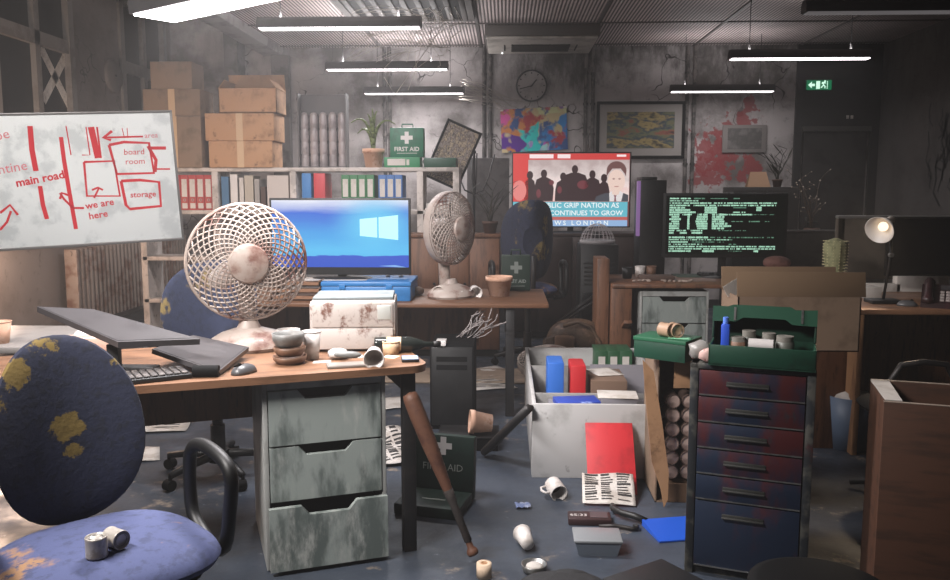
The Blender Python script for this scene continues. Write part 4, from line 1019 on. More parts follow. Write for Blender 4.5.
# low cabinets behind: wooden sideboard, dark TV cabinet
def cabinet(name, label, px0, px1, pyt, Y, d, m, ndoor=3, cat='cabinet'):
    a, c = P(px0, pyt, Y), P(px1, pyt, Y); w = c.x-a.x; h = a.z
    t = T(name, label, cat, ((a.x+c.x)/2, Y, 0))
    B().box(-w/2, w/2, .02, d, .06, h-.03, .003).out('carcass', m, t); B().box(-w/2-.015, w/2+.015, 0, d, h-.03, h, .004).out('top', m, t); B().box(-w/2+.02, w/2-.02, .05, d, 0, .06).out('plinth', M_darktrim, t)
    for k in range(ndoor):
        dw = w/ndoor; dr = B().box(-w/2+k*dw+.004, -w/2+(k+1)*dw-.004, .0, .02, .07, h-.04, .003).out('door', m, t)
        B().cyl((-w/2+(k+.85)*dw, -.02, h*.6), (-w/2+(k+.85)*dw, .0, h*.6), .012, seg=10).out('knob', M_metdark, dr)
    return t, h
sb, hsb = cabinet('sideboard', 'brown wooden sideboard behind the back desk and its fan', 408, 500, 234, 7.0, .3, M_wooddark, 3, 'sideboard')
M_tvc = mat('dark_mahogany', '#33231f', .5, c2='#281b18', sc=4)
tc, htv = cabinet('tv_cabinet', 'dark cabinet under the television', 505, 640, 233, 7.95, .45, M_tvc, 4)
# dry plants on the sideboard
def twigs(name, label, loc, n, spread, h, m, r=.006, potr=.07, leafy=False, cat='plant', seed=1):
    rnd = random.Random(seed); t = T(name, label, cat, loc); pot(t, potr, potr*1.5, mat('dark_pot', '#4a342a', .7))
    b = B(); lb = B(); tips = B()
    for k in range(n):
        a = rnd.uniform(0, 2*PI); e = Vector((math.cos(a)*spread*rnd.uniform(.3, 1), math.sin(a)*spread*.6, h*rnd.uniform(.6, 1)))
        pts = [Vector((e.x*u**1.5, e.y*u**1.5, potr*1.2+e.z*u)) + Vector((rnd.uniform(-.012, .012), 0, 0)) for u in (0, .3, .55, .8, 1)]
        b.tube(pts, r, 5, r1=r*.4); tips.ball(pts[-1], r*1.6, sub=1)
        for i in (1, 2, 3, 4):
            s = rnd.choice((-1, 1)); q = pts[i] + Vector((s*rnd.uniform(.05, .1), rnd.uniform(-.03, .03), rnd.uniform(.03, .12)))
            if leafy:
                lb.pillow(.025, (q-pts[i]).length*1.2, .004, 1.6, 2, 12, TR(*((q+pts[i])/2)) @ (q-pts[i]).to_track_quat('Z', 'Y').to_matrix().to_4x4())
            else: b.tube([pts[i], (pts[i]+q)/2+Vector((0, 0, .01)), q], r*.5, 4); tips.ball(q, r*1.3, sub=1)
    b.out('stems', m, t)
    if leafy: lb.out('leaves', m, t); tips.bm.free()
    else: tips.out('buds', mat('pale_bud', '#a5988a', .7), t)
    return t
twigs('dry_plant', 'dark withered plant on the sideboard left of the television', (P(490, 233, 7.12).x, 7.14, hsb), 7, .2, .36, M_leafd, leafy=True, seed=4)
# television
def flat(pts, y): 
    b = B(); b.poly(pts, y); return b
t, sw, sh, zz = monitor('large lit television showing a red and blue news broadcast', 'television', 512, 630, 152, 227.5, 8.1, htv, emis('tv_base', '#8b5050', .55), bez=.012, chin=.012, foot=(.22, .11), cat='television')
q = lambda u, v: (-sw/2+u*sw, v*sh)
def tvq(name, pts, y, col, s): flat([q(*p) for p in pts], y).out(name, emis('tv_'+col[1:], col, s), t, TR(0, 0, zz))
scr = T  # screen picture, all flat on the lit panel
def rectp(u0, u1, v0, v1): return [(u0, v0), (u1, v0), (u1, v1), (u0, v1)]
m = NT('tv_news_photo'); rr = m.n('ShaderNodeValToRGB'); sp = m.n('ShaderNodeSeparateXYZ'); m.l(m.co, sp.inputs[0])
el = rr.color_ramp.elements; el[0].color = lin('#e8b9b2'); el[1].color = lin('#b9a5a3'); e2 = el.new(.6); e2.color = lin('#d8c9c6'); e2 = el.new(.35); e2.color = lin('#f0dcd8')
m.l(m.math('ADD', m.math('DIVIDE', m.math('SUBTRACT', sp.outputs[2], .34*sh), .58*sh), m.ramp(m.noise(6, 5), .3, .7, -.2, .2)), rr.inputs[0])
m.b.inputs['Base Color'].default_value = (.01, .01, .01, 1); m.l(rr.outputs[0], m.b.inputs['Emission Color']); m.b.inputs['Emission Strength'].default_value = 1.0
flat([q(*p) for p in rectp(.13, .995, .34, .93)], -.0012).out('news_picture', m.m, t, TR(0, 0, zz))
tvq('red_band', rectp(.0, .13, .34, .995), -.0014, '#e8433f', .85)
tvq('red_band', rectp(.13, .995, .91, .995), -.0013, '#e34441', .8)
tvq('white_badge', rectp(.14, .345, .93, .985), -.0018, '#ffe9ea', .95); tvq('white_badge', rectp(.38, .49, .93, .985), -.0018, '#ffe9ea', .95)
tvq('corner_logo', [(.885, .95), (.965, .95), (.965, .98), (.885, .98)], -.0018, '#ffe9ea', .9)
circ = [(.055+.06*math.cos(a), .49+.14*math.sin(a)) for a in [2*PI*k/20 for k in range(20)]]
tvq('pink_disc', [(max(0, x), y) for x, y in circ], -.0016, '#f58d88', .85)
tvq('blue_banner', rectp(0, .985, .13, .335), -.0016, '#6cc6d8', .85)
tvq('red_stripe', rectp(0, .985, .085, .13), -.0015, '#d4675f', .8); tvq('pale_strip', rectp(0, .985, .0, .085), -.0015, '#9dc1ec', .85)
for s, u, v, sz in (('PUBLIC GRIP NATION AS', .22, .285, .07), ('CRISIS CONTINUES TO GROW', .14, .18, .066), ('N E W S   L O N D O N', .26, .042, .062)):
    x, z = q(u, v); b = B(); b.text(s, sz, TR(x, -.0022, z), 'LEFT', bold=.001); b.out('headline_text', emis('tv_white', '#f6fdff', .95), t, TR(0, 0, zz))
# figures of the news picture and the newsreader, flat shapes on the screen
def blob(cx, cy, rx, ry, n=16, a0=0, a1=2*PI): return [(cx+rx*math.cos(a0+(a1-a0)*k/n), cy+ry*math.sin(a0+(a1-a0)*k/n)) for k in range(n)]
def figs(lst, name, col, s, y):
    b = B()
    for pts in lst: b.poly([q(*p) for p in pts], y); y -= .0001
    b.out(name, emis('tv_'+col[1:], col, s), t, TR(0, 0, zz))
fig = []
for cx, top, w in ((.145, .72, .05), (.265, .74, .085), (.43, .70, .07), (.53, .80, .12), (.68, .73, .075), (.78, .68, .05)):
    fig.append([(cx-w, .345), (cx-w*.95, top-.2), (cx-w*.75, top-.1), (cx-w*.25, top-.065), (cx+w*.25, top-.065), (cx+w*.75, top-.1), (cx+w, top-.22), (cx+w*.9, .345)])
    fig.append(blob(cx, top-.02, .027, .058))
figs(fig, 'crowd_silhouette', '#43262b', .55, -.0014)
for bl in (blob(.33, .6, .022, .035), blob(.4, .5, .02, .05), blob(.6, .57, .05, .06), blob(.22, .45, .02, .06)): figs([bl], 'crowd_highlight', '#8c3f48', .6, -.0022)
figs([[(.70, .342), (.715, .41), (.79, .455), (.87, .455), (.95, .455), (.99, .43), (.99, .342)]], 'newsreader_suit', '#5a5c66', .6, -.0026)
figs([[(.83, .342), (.825, .455), (.86, .50), (.91, .50), (.945, .455), (.93, .342)]], 'newsreader_shirt', '#f3ecec', .85, -.0028)
figs([[(.868, .342), (.872, .40), (.865, .43), (.89, .43), (.883, .40), (.888, .342)]], 'newsreader_tie', '#a06a74', .7, -.003)
figs([[(.85, .50), (.852, .44), (.88, .425), (.91, .44), (.915, .5)], blob(.885, .62, .074, .155, 24)], 'newsreader_face', '#f6d9cc', .9, -.0031)
figs([blob(.885, .76, .085, .13, 14, 0, PI) + [(.80, .68), (.815, .72), (.85, .79), (.92, .79), (.955, .72), (.965, .68)]], 'newsreader_hair', '#8b5f5c', .6, -.0034)
figs([blob(.862, .65, .012, .012, 8), blob(.912, .65, .012, .012, 8)], 'newsreader_eyes', '#c9a097', .7, -.0036); figs([blob(.887, .545, .022, .008, 8)], 'newsreader_mouth', '#d79c92', .75, -.0036)
# glass cloche on a tall black tower left of the right desk
c0 = P(581, 245, 6.82); c1 = P(619, 245, 6.82)
t = T('black_cabinet', 'tall narrow black cabinet standing below the television, topped by a mesh dome', 'cabinet', ((c0.x+c1.x)/2, 6.82, 0)); w = c1.x-c0.x; hh = c0.z
B().box(-w/2, w/2, .01, .4, .0, hh, .006).out('case', M_black, t); B().box(-w/2+.02, w/2-.02, 0, .01, .05, hh*.6, .003).out('door', M_blackg, t)
for k in range(6): B().box(-w/2+.03, w/2-.03, .004, .012, hh*.66+k*.035, hh*.66+k*.035+.015).out('louvre', M_metdark, t)
tt = T('mesh_dome', 'pale domed wire cover on the black cabinet in front of the television', 'dome', ((c0.x+c1.x)/2, 7.02, hh))
rd = w*.47; b = B()
for k in range(12):
    a = PI*k/12; b.tube([(rd*math.cos(a)*math.cos(x), rd*math.sin(a)*math.cos(x), rd*1.15*math.sin(x)) for x in [PI*i/14 for i in range(15)]], .0022, 4)
for z in (.12, .3, .5, .7, .86): 
    r = rd*math.sqrt(1-z*z); b.tube([(r*math.cos(2*PI*i/32), r*math.sin(2*PI*i/32), rd*1.15*z) for i in range(32)], .002, 4, closed=True)
b.out('wire_mesh', mat('pale_wire', '#b5aeb0', .4), tt); B().lathe([(0, 0), (rd*1.02, 0), (rd*1.02, .03), (rd*.95, .03), (0, .02)], 32).out('base_ring', mat('pale_grey_plastic', '#8f8a8a', .5), tt)
B().ball((0, 0, rd*.45), rd*.33, (1, .6, .7), .1).out('motor_core', M_metdark, tt)
# ------------------------------------------------------------------ right-hand middle desk with the terminal
YT = 6.02
e0 = P(612, 285, YT).x; e1 = P(800, 285, YT).x
md = simple_desk('desk', 'brown veneer desk on the right carrying the black monitor with green text', e0, e1+.55, YT, YT+.75, .75, M_wooddark, side=((e0, e0+.15), (e1+.5, e1+.55)))
z = .75
x0 = P(640, 300, YT+.03).x - md.location.x; x1 = P(709, 300, YT+.03).x - md.location.x
drawer_unit(md, x1-x0, .69, .5, [.2, .2, .24], {}, TR(x0, .03, .004), M_pedside)
c = P(606, 270, 6.15); solo(B().box(-.045, .045, 0, .3, 0, .93, .005), 'wooden_post_box', M_wooddark, 'upright brown wooden board at the left end of the text monitor desk', 'board', (e0-.055, 6.1, 0))
m = M_blackg
t, sw, sh, zz = monitor('black monitor full of pale green terminal text', 'monitor', 664, 786, 193, 258, 6.5, z, mat('terminal_black', '#07100b', .3), bez=.02, chin=.03, foot=(.17, .11))
M_term = emis('terminal_text', '#b9f0d2', .95); M_term2 = emis('terminal_text_dim', '#8fd0ae', .45)
rnd = random.Random(11); b = B(); b2 = B(); L = 24; rowh = sh*.94/L
W = sw*.92; X0 = -W/2-.01
def cells(bb, row, u0, u1, dens=.85, hh=.66, cw=.0052):
    x = X0+u0*W
    while x < X0+u1*W:
        if rnd.random() < dens:
            w = cw*rnd.uniform(.75, 1.0); h = rowh*hh*rnd.uniform(.75, 1.05); zc_ = sh*.97-row*rowh-rowh/2
            bb.poly([(x, zc_-h/2), (x+w, zc_-h/2), (x+w, zc_+h/2), (x, zc_+h/2)], -.0012)
        x += cw*1.15
for r in (0,): cells(b, r, 0, .19); cells(b2, r, .22, .33); cells(b2, r, .37, .52, .9, .4); cells(b2, r, .58, .63, .9, .5)
cells(b, 1, 0, .27, .8, .5)
for r in (2, 3): cells(b, r, .0, .97, .78)
for r in (4, 5, 6): cells(b, r, 0, .14+.05*(r-4), .95, .9); cells(b, r, .32, .43, 1, 1)
cells(b2, 4, .58, .7, .9, .5); cells(b, 6, .58, .69, .9, .6)
for r in (4, 5): cells(b, r, .79, .835, 1, 1)
for r in (7, 8, 9, 10, 11, 12, 13):
    cells(b, r, .0 if r not in (8, 10) else .02, .09 if r != 9 else .11, .95, .9)
    if r in (7,): cells(b, r, .12, .2)
    cells(b, r, .165, .18, 1, 1)
    cells(b, r, .24+.02*abs(10-r)*.3, .345, .93, .95); cells(b, r, .39, .5+.03*(r == 11)+.06*(r == 12), .95, .95)
    if r == 7: cells(b, r, .5, .75, .85); cells(b2, r, .75, .95, .7, .3)
    if r == 10: cells(b2, r, .56, .67, .8, .4); cells(b2, r, .72, .82, .8, .6); cells(b2, r, .85, .92, .6, .3)
cells(b, 14, 0, .15, .7); cells(b, 14, .2, .3, .8); cells(b2, 14, .45, .7, .6, .4)
cells(b, 15, 0, .04, 1, .9); cells(b, 15, .1, .16, 1, .9); cells(b, 15, .2, .3, .9, .9)
cells(b, 17, 0, .36, .9, .85); cells(b2, 17, .38, .97, .55, .6)
cells(b, 18, .0, .55, .7, .5); cells(b2, 18, .3, .6, .6, .4)
cells(b, 19, 0, .18, .9); cells(b2, 19, .2, .5, .7, .5)
cells(b, 20, 0, .3, .7, .5); cells(b2, 20, .55, .62, .8, .5)
for r in (21, 22): cells(b, r, 0, .97, .76)
cells(b, 23, 0, .2, .9, .8); cells(b, 23, .31, .41, 1, 1); cells(b2, 23, .55, .67, .8, .4); cells(b, 23, .78, .82, 1, 1)
b.out('bright_text', M_term, t, TR(0, 0, zz)); b2.out('dim_text', M_term2, t, TR(0, 0, zz))
# black tower with a purple edge light
c0, c1 = P(641, 180, 6.6), P(667, 180, 6.6)
t = T('computer_tower', 'black computer tower with a purple glowing edge beside the text monitor', 'computer', ((c0.x+c1.x)/2, 6.6, z)); w = c1.x-c0.x; h = c0.z - z
B().box(-w/2, w/2, 0, .3, .015, h, .005).out('case', M_black, t); B().box(-w/2+.01, 0.03, .02, .28, h, h+.025, .004).out('top_vent', M_black, t)
B().box(-w/2-.03, -w/2, .0, .02, h*.42, h*.99, .004).out('edge_light', emis('purple_edge', '#b98bd0', .42), t)
for x in (-w/2+.03, w/2-.03): B().box(x-.015, x+.015, .02, .28, 0, .015).out('foot', M_black, t)
def ont(px, py): return Pz(px, py, z)
c = ont(722, 276); t = T('keyboard', 'black keyboard in front of the green-text monitor', 'keyboard', (c.x+.03, c.y-.02, z))
B().box(-.22, .22, -.07, .07, 0, .02, .004).out('case', M_black, t)
b = B()
for i in range(16):
    for j in range(5): b.box(-.21+i*.0263, -.19+i*.0263, -.06+j*.025, -.04+j*.025, .02, .027, .002, seg=1)
b.out('key_block', M_black, t)
solo(B().box(-.36, .36, -.13, .14, 0, .004, .001), 'desk_mat', mat('greenish_mat', '#33463a', .8), 'greenish desk mat under the black keyboard', 'mat', (c.x-.02, c.y+.0, z-.0002+.0003))
bpy.data.objects['desk_mat'].location.z = z + .0002
t.location.z = z + .0045
# papers, pinkish box, mugs on this desk
c = P(790, 268, 6.25); t = T('pink_box', 'wide flat pinkish box behind the cardboard box on the right desk', 'box', (c.x-.02, 6.1, z))
B().box(-.28, .24, 0, .35, 0, .07, .004).out('box_tray', mat('pink_card', '#b08680', .8, c2='#9a746e', sc=6), t); B().box(-.285, .245, -.004, .355, .07, .095, .004).out('lid', mat('pink_card', '#b08680'), t)
b = B(); b.pillow(.2, .16, .1, 2.3, 5, 28, RX(90)); solo(b, 'brown_pouch', mat('brown_red_cloth', '#6e4a42', .8, c2='#573831', sc=10), 'brown cloth pouch lying on the pinkish box', 'pouch', (c.x-.1, 6.25, z+.095+.048))
solo(B().box(-.13, .13, -.03, .13, 0, .035, .012), 'folded_cloth', mat('brown_cloth', '#55423a', .85), 'folded brown cloth left of the keyboard under the text monitor', 'cloth', (P(655, 270, 6.4).x, 6.3, z))
for k, (px, py, lab, mm) in enumerate(((628, 279, 'small dark mug at the left corner of the text monitor desk', M_metdark), (641, 277.5, 'white cup left of the text monitor', M_cup), (652, 277.5, 'brown cup nearest the text monitor', M_brownp))):
    c = ont(px, py); cup(lab, (c.x, c.y+.05, z), .035, .042, .085, m=mm, name='mug')
b = B()
for k in range(26):
    b.ball((random.uniform(-.22, .25), random.uniform(-.05, .05), .008), .011, (1.3, 1, .7), .15, 1)
c = ont(665, 283); o = solo(b, 'pistachio_shells', mat('shell_beige', '#a8978c', .8), 'scatter of small beige shells along the front edge of the right desk', 'shells', (c.x, c.y+.09, z), kind='stuff')
# carton note and dark shelf behind with plants
c0, c1 = P(734, 187, 8.0), P(800, 187, 8.0)
t = T('dark_cabinet', 'tall dark cabinet behind the text monitor, tan card on top', 'cabinet', ((c0.x+c1.x)/2, 8.0, 0)); w = c1.x-c0.x
B().box(-w/2, w/2, .015, .4, 0, c0.z, .005).out('carcass', mat('near_black_wood', '#1d1a19', .6), t)
for s in (0, 1): 
    dd = B().box(-w/2+s*w/2+.003, -w/2+(s+1)*w/2-.003, 0, .015, .05, c0.z-.03).out('door', mat('near_black_wood', '#1d1a19'), t); B().cyl((.03*(2*s-1), -.02, 1), (.03*(2*s-1), 0, 1), .01, seg=8).out('knob', M_steel, dd)
hd = c0.z
t = T('tent_card', 'folded tan card standing on the dark cabinet', 'card', (P(759, 187, 8.05).x, 8.05, hd))
for s in (0, 1): B().poly([(-.11, 0), (.11, 0), (.075, .15), (-.075, .15)], 0, .003).out('card_leaf', mat('tan_card', '#9c7c62', .85), t, TR(0, s*.09, 0) @ RX(-16 if s == 0 else 16))
twigs('dry_plant', 'black dry plant on the dark cabinet beside the tan card', (P(777, 187, 8.15).x, 8.15, hd), 6, .17, .33, M_leafd, leafy=True, potr=.05, seed=9)
c0, c1 = P(786, 230, 7.3), P(840, 230, 7.3)
t = T('partition_screen', 'dark partition with a pale top edge behind the cactus', 'screen', ((c0.x+c1.x)/2+.2, 7.3, 0)); w = c1.x-c0.x+.4; hp = c0.z
B().box(-w/2, w/2, 0, .04, .05, hp-.02, .004).out('panel', mat('dark_felt', '#3d3935', .9, c2='#332f2c', sc=8), t); B().box(-w/2, w/2, -.005, .045, hp-.02, hp, .003).out('top_edge', M_alu, t)
for s in (-1, 1): B().box(s*(w/2-.1)-.02, s*(w/2-.1)+.02, -.15, .2, 0, .05).out('foot', M_metdark, t)
twigs('bare_twig_plant', 'pot of bare budding twigs behind the partition near the door', (P(812, 222, 7.8).x, 7.8, .98), 6, .3, .5, mat('brown_twig', '#4a3d33', .7), r=.005, potr=.07, seed=5)
t = T('plant_stand', 'slim dark stand holding the pot of bare twigs', 'stand', (P(812, 222, 7.8).x, 7.8, 0))
B().cyl((0, 0, .96), (0, 0, .98), .13, seg=24).out('top', M_metdark, t); B().cyl((0, 0, .02), (0, 0, .96), .02).out('pole', M_metdark, t); B().cyl((0, 0, 0), (0, 0, .02), .15, seg=24).out('base', M_metdark, t)
# ------------------------------------------------------------------ right desk with the lamp
YL = 4.4; zl = Pz(900, 309.5, 0).z
zl = P(900, 309.5, YL).z
f0 = P(864, 330, YL).x; 
rd_ = simple_desk('desk', 'oak desk at the right carrying the lit lamp, the mouse and the phone', f0-.36, f0+1.5, YL, YL+.8, zl, M_wood, side=((f0+1.4, f0+1.45),))
a = P(857, 430, YL).x
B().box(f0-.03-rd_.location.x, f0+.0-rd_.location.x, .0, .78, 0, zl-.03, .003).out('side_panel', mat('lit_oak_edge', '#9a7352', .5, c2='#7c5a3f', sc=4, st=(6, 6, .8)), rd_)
B().box(f0-.34-rd_.location.x, f0-.03-rd_.location.x, .12, .15, 0, zl-.03, .003).out('front_panel', M_wooddark, rd_)
B().box(f0-rd_.location.x, f0+1.4-rd_.location.x, .55, .57, .1, zl-.03).out('modesty_panel', M_wooddark, rd_)
def onr(px, py): return Pz(px, py, zl)
# lamp
c = onr(883, 303); bulbp = P(877, 229, c.y-.02)
t = T('desk_lamp', 'lit desk lamp with a white conical shade at the right', 'lamp', (c.x, c.y, zl))
B().box(-.085, .085, -.06, .06, 0, .022, .006).out('base', M_black, t)
top = P(889.5, 221, c.y) - t.location
k1 = P(891, 255, c.y) - t.location
B().tube([(.0, 0, .02), k1, top], .008, 8).out('arm', M_metdark, t)
B().cyl(k1+Vector((0, -.012, 0)), k1+Vector((0, .012, 0)), .013, seg=12).ball(top, .014).out('joint', M_steel, t)
mouth = P(874, 231, c.y-.06) - t.location
ax = (mouth - top).normalized(); ax = Vector((ax.x*.75, -.55, -.32)).normalized()
Ml = Matrix.Translation(top) @ ax.to_track_quat('Z', 'Y').to_matrix().to_4x4()
B().lathe([(.012, -.03), (.022, -.02), (.024, .03), (.036, .04), (.078, .13), (.075, .13), (.033, .045), (.018, .03), (.0, .025)], 32).out('lamp_shade', mat('lamp_white', '#d8d0c8', .4), t, Ml)
B().ball((0, 0, .08), .026, sub=3).out('bulb', emis('bulb_glow', '#ffe6c8', 1.6), t, Ml)
ld = bpy.data.lights.new('lamp_light', 'SPOT'); ld.spot_size = R(125); ld.spot_blend = .6; ld.energy = 14; ld.color = (1, .76, .52); ld.shadow_soft_size = .03
lo = bpy.data.objects.new('lamp_light', ld); COL.objects.link(lo); lo.parent = t; lo.matrix_local = Ml @ TR(0, 0, .14) @ RX(180)
# mouse, phone, white box, cactus
c = onr(907, 306); t = T('computer_mouse', 'dark computer mouse right of the desk lamp', 'mouse', (c.x, c.y, zl), R(70))
b = B(); b.pillow(.062, .105, .066, 2.3, 6, 28, RX(90)); o = b.out('shell', mat('mouse_grey', '#4b4b4d'), t)
for v in o.data.vertices: v.co.z = max(v.co.z, .001)
B().cyl((-.004, -.022, .031), (.004, -.022, .031), .008).out('scroll_wheel', M_blackm, t)
c = onr(940, 307); t = T('desk_telephone', 'dark red desk telephone at the right edge beside the mouse', 'telephone', (c.x+.03, c.y+.02, zl), R(-28))
M_tel = mat('dark_red_phone', '#2b1a1c', .4, c2='#3b2023', sc=10)
B().hexa([Vector(p) for p in ((-.11, -.1, 0), (.11, -.1, 0), (.11, .1, 0), (-.11, .1, 0), (-.11, -.1, .025), (.11, -.1, .025), (.11, .1, .11), (-.11, .1, .11))]).out('body', M_tel, t)
Mt = TR(0, 0, .0685) @ RX(23)
for i in range(3):
    for j in range(4): B().box(-.02+i*.028, .0+i*.028, -.085+j*.03, -.066+j*.03, .0, .006, .002, M=Mt).out('key', mat('phone_key', '#b5aaa6', .5), t)
B().box(-.02, .08, .045, .09, 0, .004, M=Mt).out('display', M_scr, t)
B().tube([(-.075, -.1, .05), (-.075, -.06, .075), (-.075, .04, .115), (-.075, .11, .125)], .022, 10).ball((-.075, -.095, .045), .03, (1, 1, .8)).ball((-.075, .105, .118), .03, (1, 1, .8)).out('handset', M_tel, t)
c = onr(878, 300); solo(B().box(-.06, .06, 0, .09, 0, .065, .003), 'white_box', M_paper, 'small white box behind the lamp base', 'box', (c.x-.0, c.y+.08, zl), R(6))
c = P(836, 240, 5.35)
t = T('potted_cactus', 'ribbed green cactus lit by the desk lamp', 'cactus', (c.x, 5.35, .75+.0)); t.location.z = .80
hc = P(836, 238, 5.35).z - .80
b = B(); n = 12; rings = []
for i in range(13):
    u = i/12; zc_ = .1 + (hc-.1)*u; r = .056*(.8+.35*math.sin(u*PI*.6))*(1 if u < .8 else math.sqrt(max(0.02, 1-((u-.8)/.2)**2)))
    rings.append([b.bm.verts.new((r*(1+.16*math.cos(k*PI))*math.cos(2*PI*k/24), r*(1+.16*math.cos(k*PI))*math.sin(2*PI*k/24), zc_)) for k in range(24)])
for p, s in zip(rings, rings[1:]):
    for k in range(24): b.bm.faces.new((p[k], p[(k+1) % 24], s[(k+1) % 24], s[k]))
b.bm.faces.new(rings[-1]); b.out('stem', mat('cactus_green', '#8c8c68', .8, c2='#6f7050', sc=20), t)
b = B()
for k in range(0, 24, 2):
    for i in range(1, 12):
        v = Vector((.07*math.cos(2*PI*k/24), .07*math.sin(2*PI*k/24), .1+(hc-.1)*i/12)); b.tube([v*.8+Vector((0, 0, v.z*.2)), v*1.12+Vector((0, 0, -v.z*.12))], .0016, 3)
b.out('spines', mat('spine_cream', '#d9cfa2', .7), t)
pot(t, .075, .11)
t2 = T('stool_shelf', 'low brown stand carrying the cactus behind the cardboard box', 'stand', (t.location.x, 5.35, 0))
B().box(-.16, .16, -.14, .14, .77, .80, .004).out('top', M_wooddark, t2)
for x in (-.13, .13):
    for y in (-.11, .11): B().box(x-.015, x+.015, y-.015, y+.015, 0, .77).out('leg', M_wooddark, t2)
# black monitor seen from behind / big dark screen on the right desk
c0 = P(889, 217, 5.0); zt_ = c0.z; c1 = P(889, 276, 5.0)
t = T('monitor', 'big black switched-off monitor on the right desk behind the lamp', 'monitor', (c0.x+.45, 5.0, zl))
B().box(-.45, .47, 0, .03, c1.z-zl, zt_-zl, .005).out('bezel', M_blackm, t); B().box(-.44, .46, -.002, .001, c1.z-zl+.012, zt_-zl-.012).out('screen', M_blackg, t)
B().box(-.04, .04, .03, .05, .01, .25).out('stand_neck', M_black, t); B().box(-.14, .14, -.06, .12, 0, .012, .004).out('stand_foot', M_black, t)
c0 = P(838, 215.5, 5.75); 
t = T('partition_screen', 'long dark partition with a pale metal top edge behind the desk lamp', 'screen', (c0.x+.85, 5.75, 0)); hp = c0.z
B().box(-.85, .95, 0, .04, P(838, 279, 5.75).z, hp-.02, .004).out('panel', mat('brown_felt', '#4a423a', .9, c2='#3f3832', sc=8), t); B().box(-.85, .95, -.005, .045, hp-.02, hp, .003).out('top_edge', M_alu, t)
for x in (-.82, .92): B().box(x-.02, x+.02, .0, .04, .0, hp-.02).out('post', M_metdark, t)
for k, (px, w, h, lab) in enumerate(((886, .13, .05, 'stack of white papers seen beneath the dark partition'), (930, .16, .1, 'pale folder leaning beneath the black monitor'))):
    c = P(px, 290, 5.1); solo(B().box(-w, w, 0, .06, 0, h, .003), 'paper_stack', M_paper, lab, 'papers', (c.x, 5.1+.09, zl))
# ------------------------------------------------------------------ cardboard stack and blue cabinet, front right
YC = 3.68
g0 = P(657, 420, YC).x; g1 = P(809, 420, YC).x; hc = P(700, 357, YC).z
M_cardin = mat('cardboard_inside', '#5e4634', .9)
t = T('can_carton', 'tall open cardboard carton full of stacked cans between the steel locker and the blue drawers', 'carton', ((g0+g1)/2, YC, 0)); w = g1-g0
hz = P(700, 388, YC).z
B().box(-w/2, -w/2+.006, 0, .36, 0, hc).box(w/2-.006, w/2, 0, .36, 0, hc).box(-w/2, w/2, .354, .36, 0, hc).box(-w/2, w/2, 0, .36, 0, .006).box(-w/2, w/2, 0, .36, hc-.006, hc).out('box_body', M_cardd, t)
B().box(-w/2+.07, w/2, -.006, 0, hz, hc, .001).out('top_flap', M_card, t)
fl = B(); fx0 = -w/2
fo = t.location
fl.poly([((P(a, q, 3.6)-fo).x, max(.004, P(a, q, 3.6).z)) for a, q in ((643, 360), (654, 372), (662, 420), (669, 473), (668, 500), (664, 512), (661, 490), (652, 462), (646, 400))], -.075, -.070).out('side_flap', M_card, t)
B().box(-w/2+.05, w/2-.01, -.004, .0, 0.006, .09).out('bottom_flap', M_cardin, t)
M_can = mat('can_end', '#d0b6aa', .5, .1, c2='#8e776f', sc=9); M_canb = mat('can_side', '#6f5c54', .5, .3)
can0 = None
for i in range(6):
    for j in range(6):
        x = P(673, 440, YC).x + i*.072; zc_ = .14 + j*.0665
        if zc_ > hz-.02 or i > 1: continue
        if can0 is None:
            can0 = T('food_can', 'can lying end-on in the stacked columns inside the tall carton', 'can', (x, YC+.015, zc_), group='cans in the tall carton')
            B().lathe([(0, .003), (.028, .003), (.030, -.002), (.032, -.002), (.033, .004), (.0325, .012), (.0325, .11), (0, .11)], 26, RX(-90)).out('can_body', M_canb, can0); B().lathe([(0, .0028), (.0285, .0028)], 26, RX(-90)).out('can_end', M_can, can0)
        else: dup(can0, (x, YC+.015, zc_))
solo(B().box(-w/2+.06, w/2-.02, .03, .34, .008, .10, .003), 'can_tray', M_cardin, 'dark tray under the cans in the tall carton', 'tray', ((g0+g1)/2, YC, 0))
# green book box and grey roll on the carton
c0 = P(630, 352, 3.62); c1 = P(686, 352, 3.62)
t = T('green_box', 'dark green box on the tall can carton with two tins on it', 'box', ((c0.x+c1.x)/2+.0, 3.60, hc+.001), R(-36)); w2 = .245
B().box(-w2/2, w2/2, 0, .17, 0, .078, .003).out('box_tray', M_green_d, t); B().box(-w2/2-.003, w2/2+.003, -.003, .173, .078, .096, .003).out('lid', mat('green_lid', '#1f5a3e', .5), t)
zt2 = hc+.001+.096
for px, py, lab, ry in ((661, 333, 'tan tin lying on the green box, left one', 40), (672, 333, 'cream-ended tin lying on the green box, right one', 15)):
    c = P(px, py, 3.67); tin(lab, (c.x, c.y, zt2+.0325), (R(90), 0, R(ry)), .031, .06, group='tins on the green box', m=mat('tan_tin', '#a78a72', .5, c2='#6e5644', sc=20))
paper('pale green card on the green box beside the tins', 680, 338, .1, .06, -.3, zt2, mat('pale_green_card', '#7fbf98', .7), wav=.0006)
solo(B().box(-.08, .08, 0, .1, 0, .025, .003), 'cream_card_box', mat('peach_card', '#d2a284', .8), 'peach coloured card pack at the right of the green box', 'card pack', (P(702, 352, 3.62).x, 3.62, hc+.001))
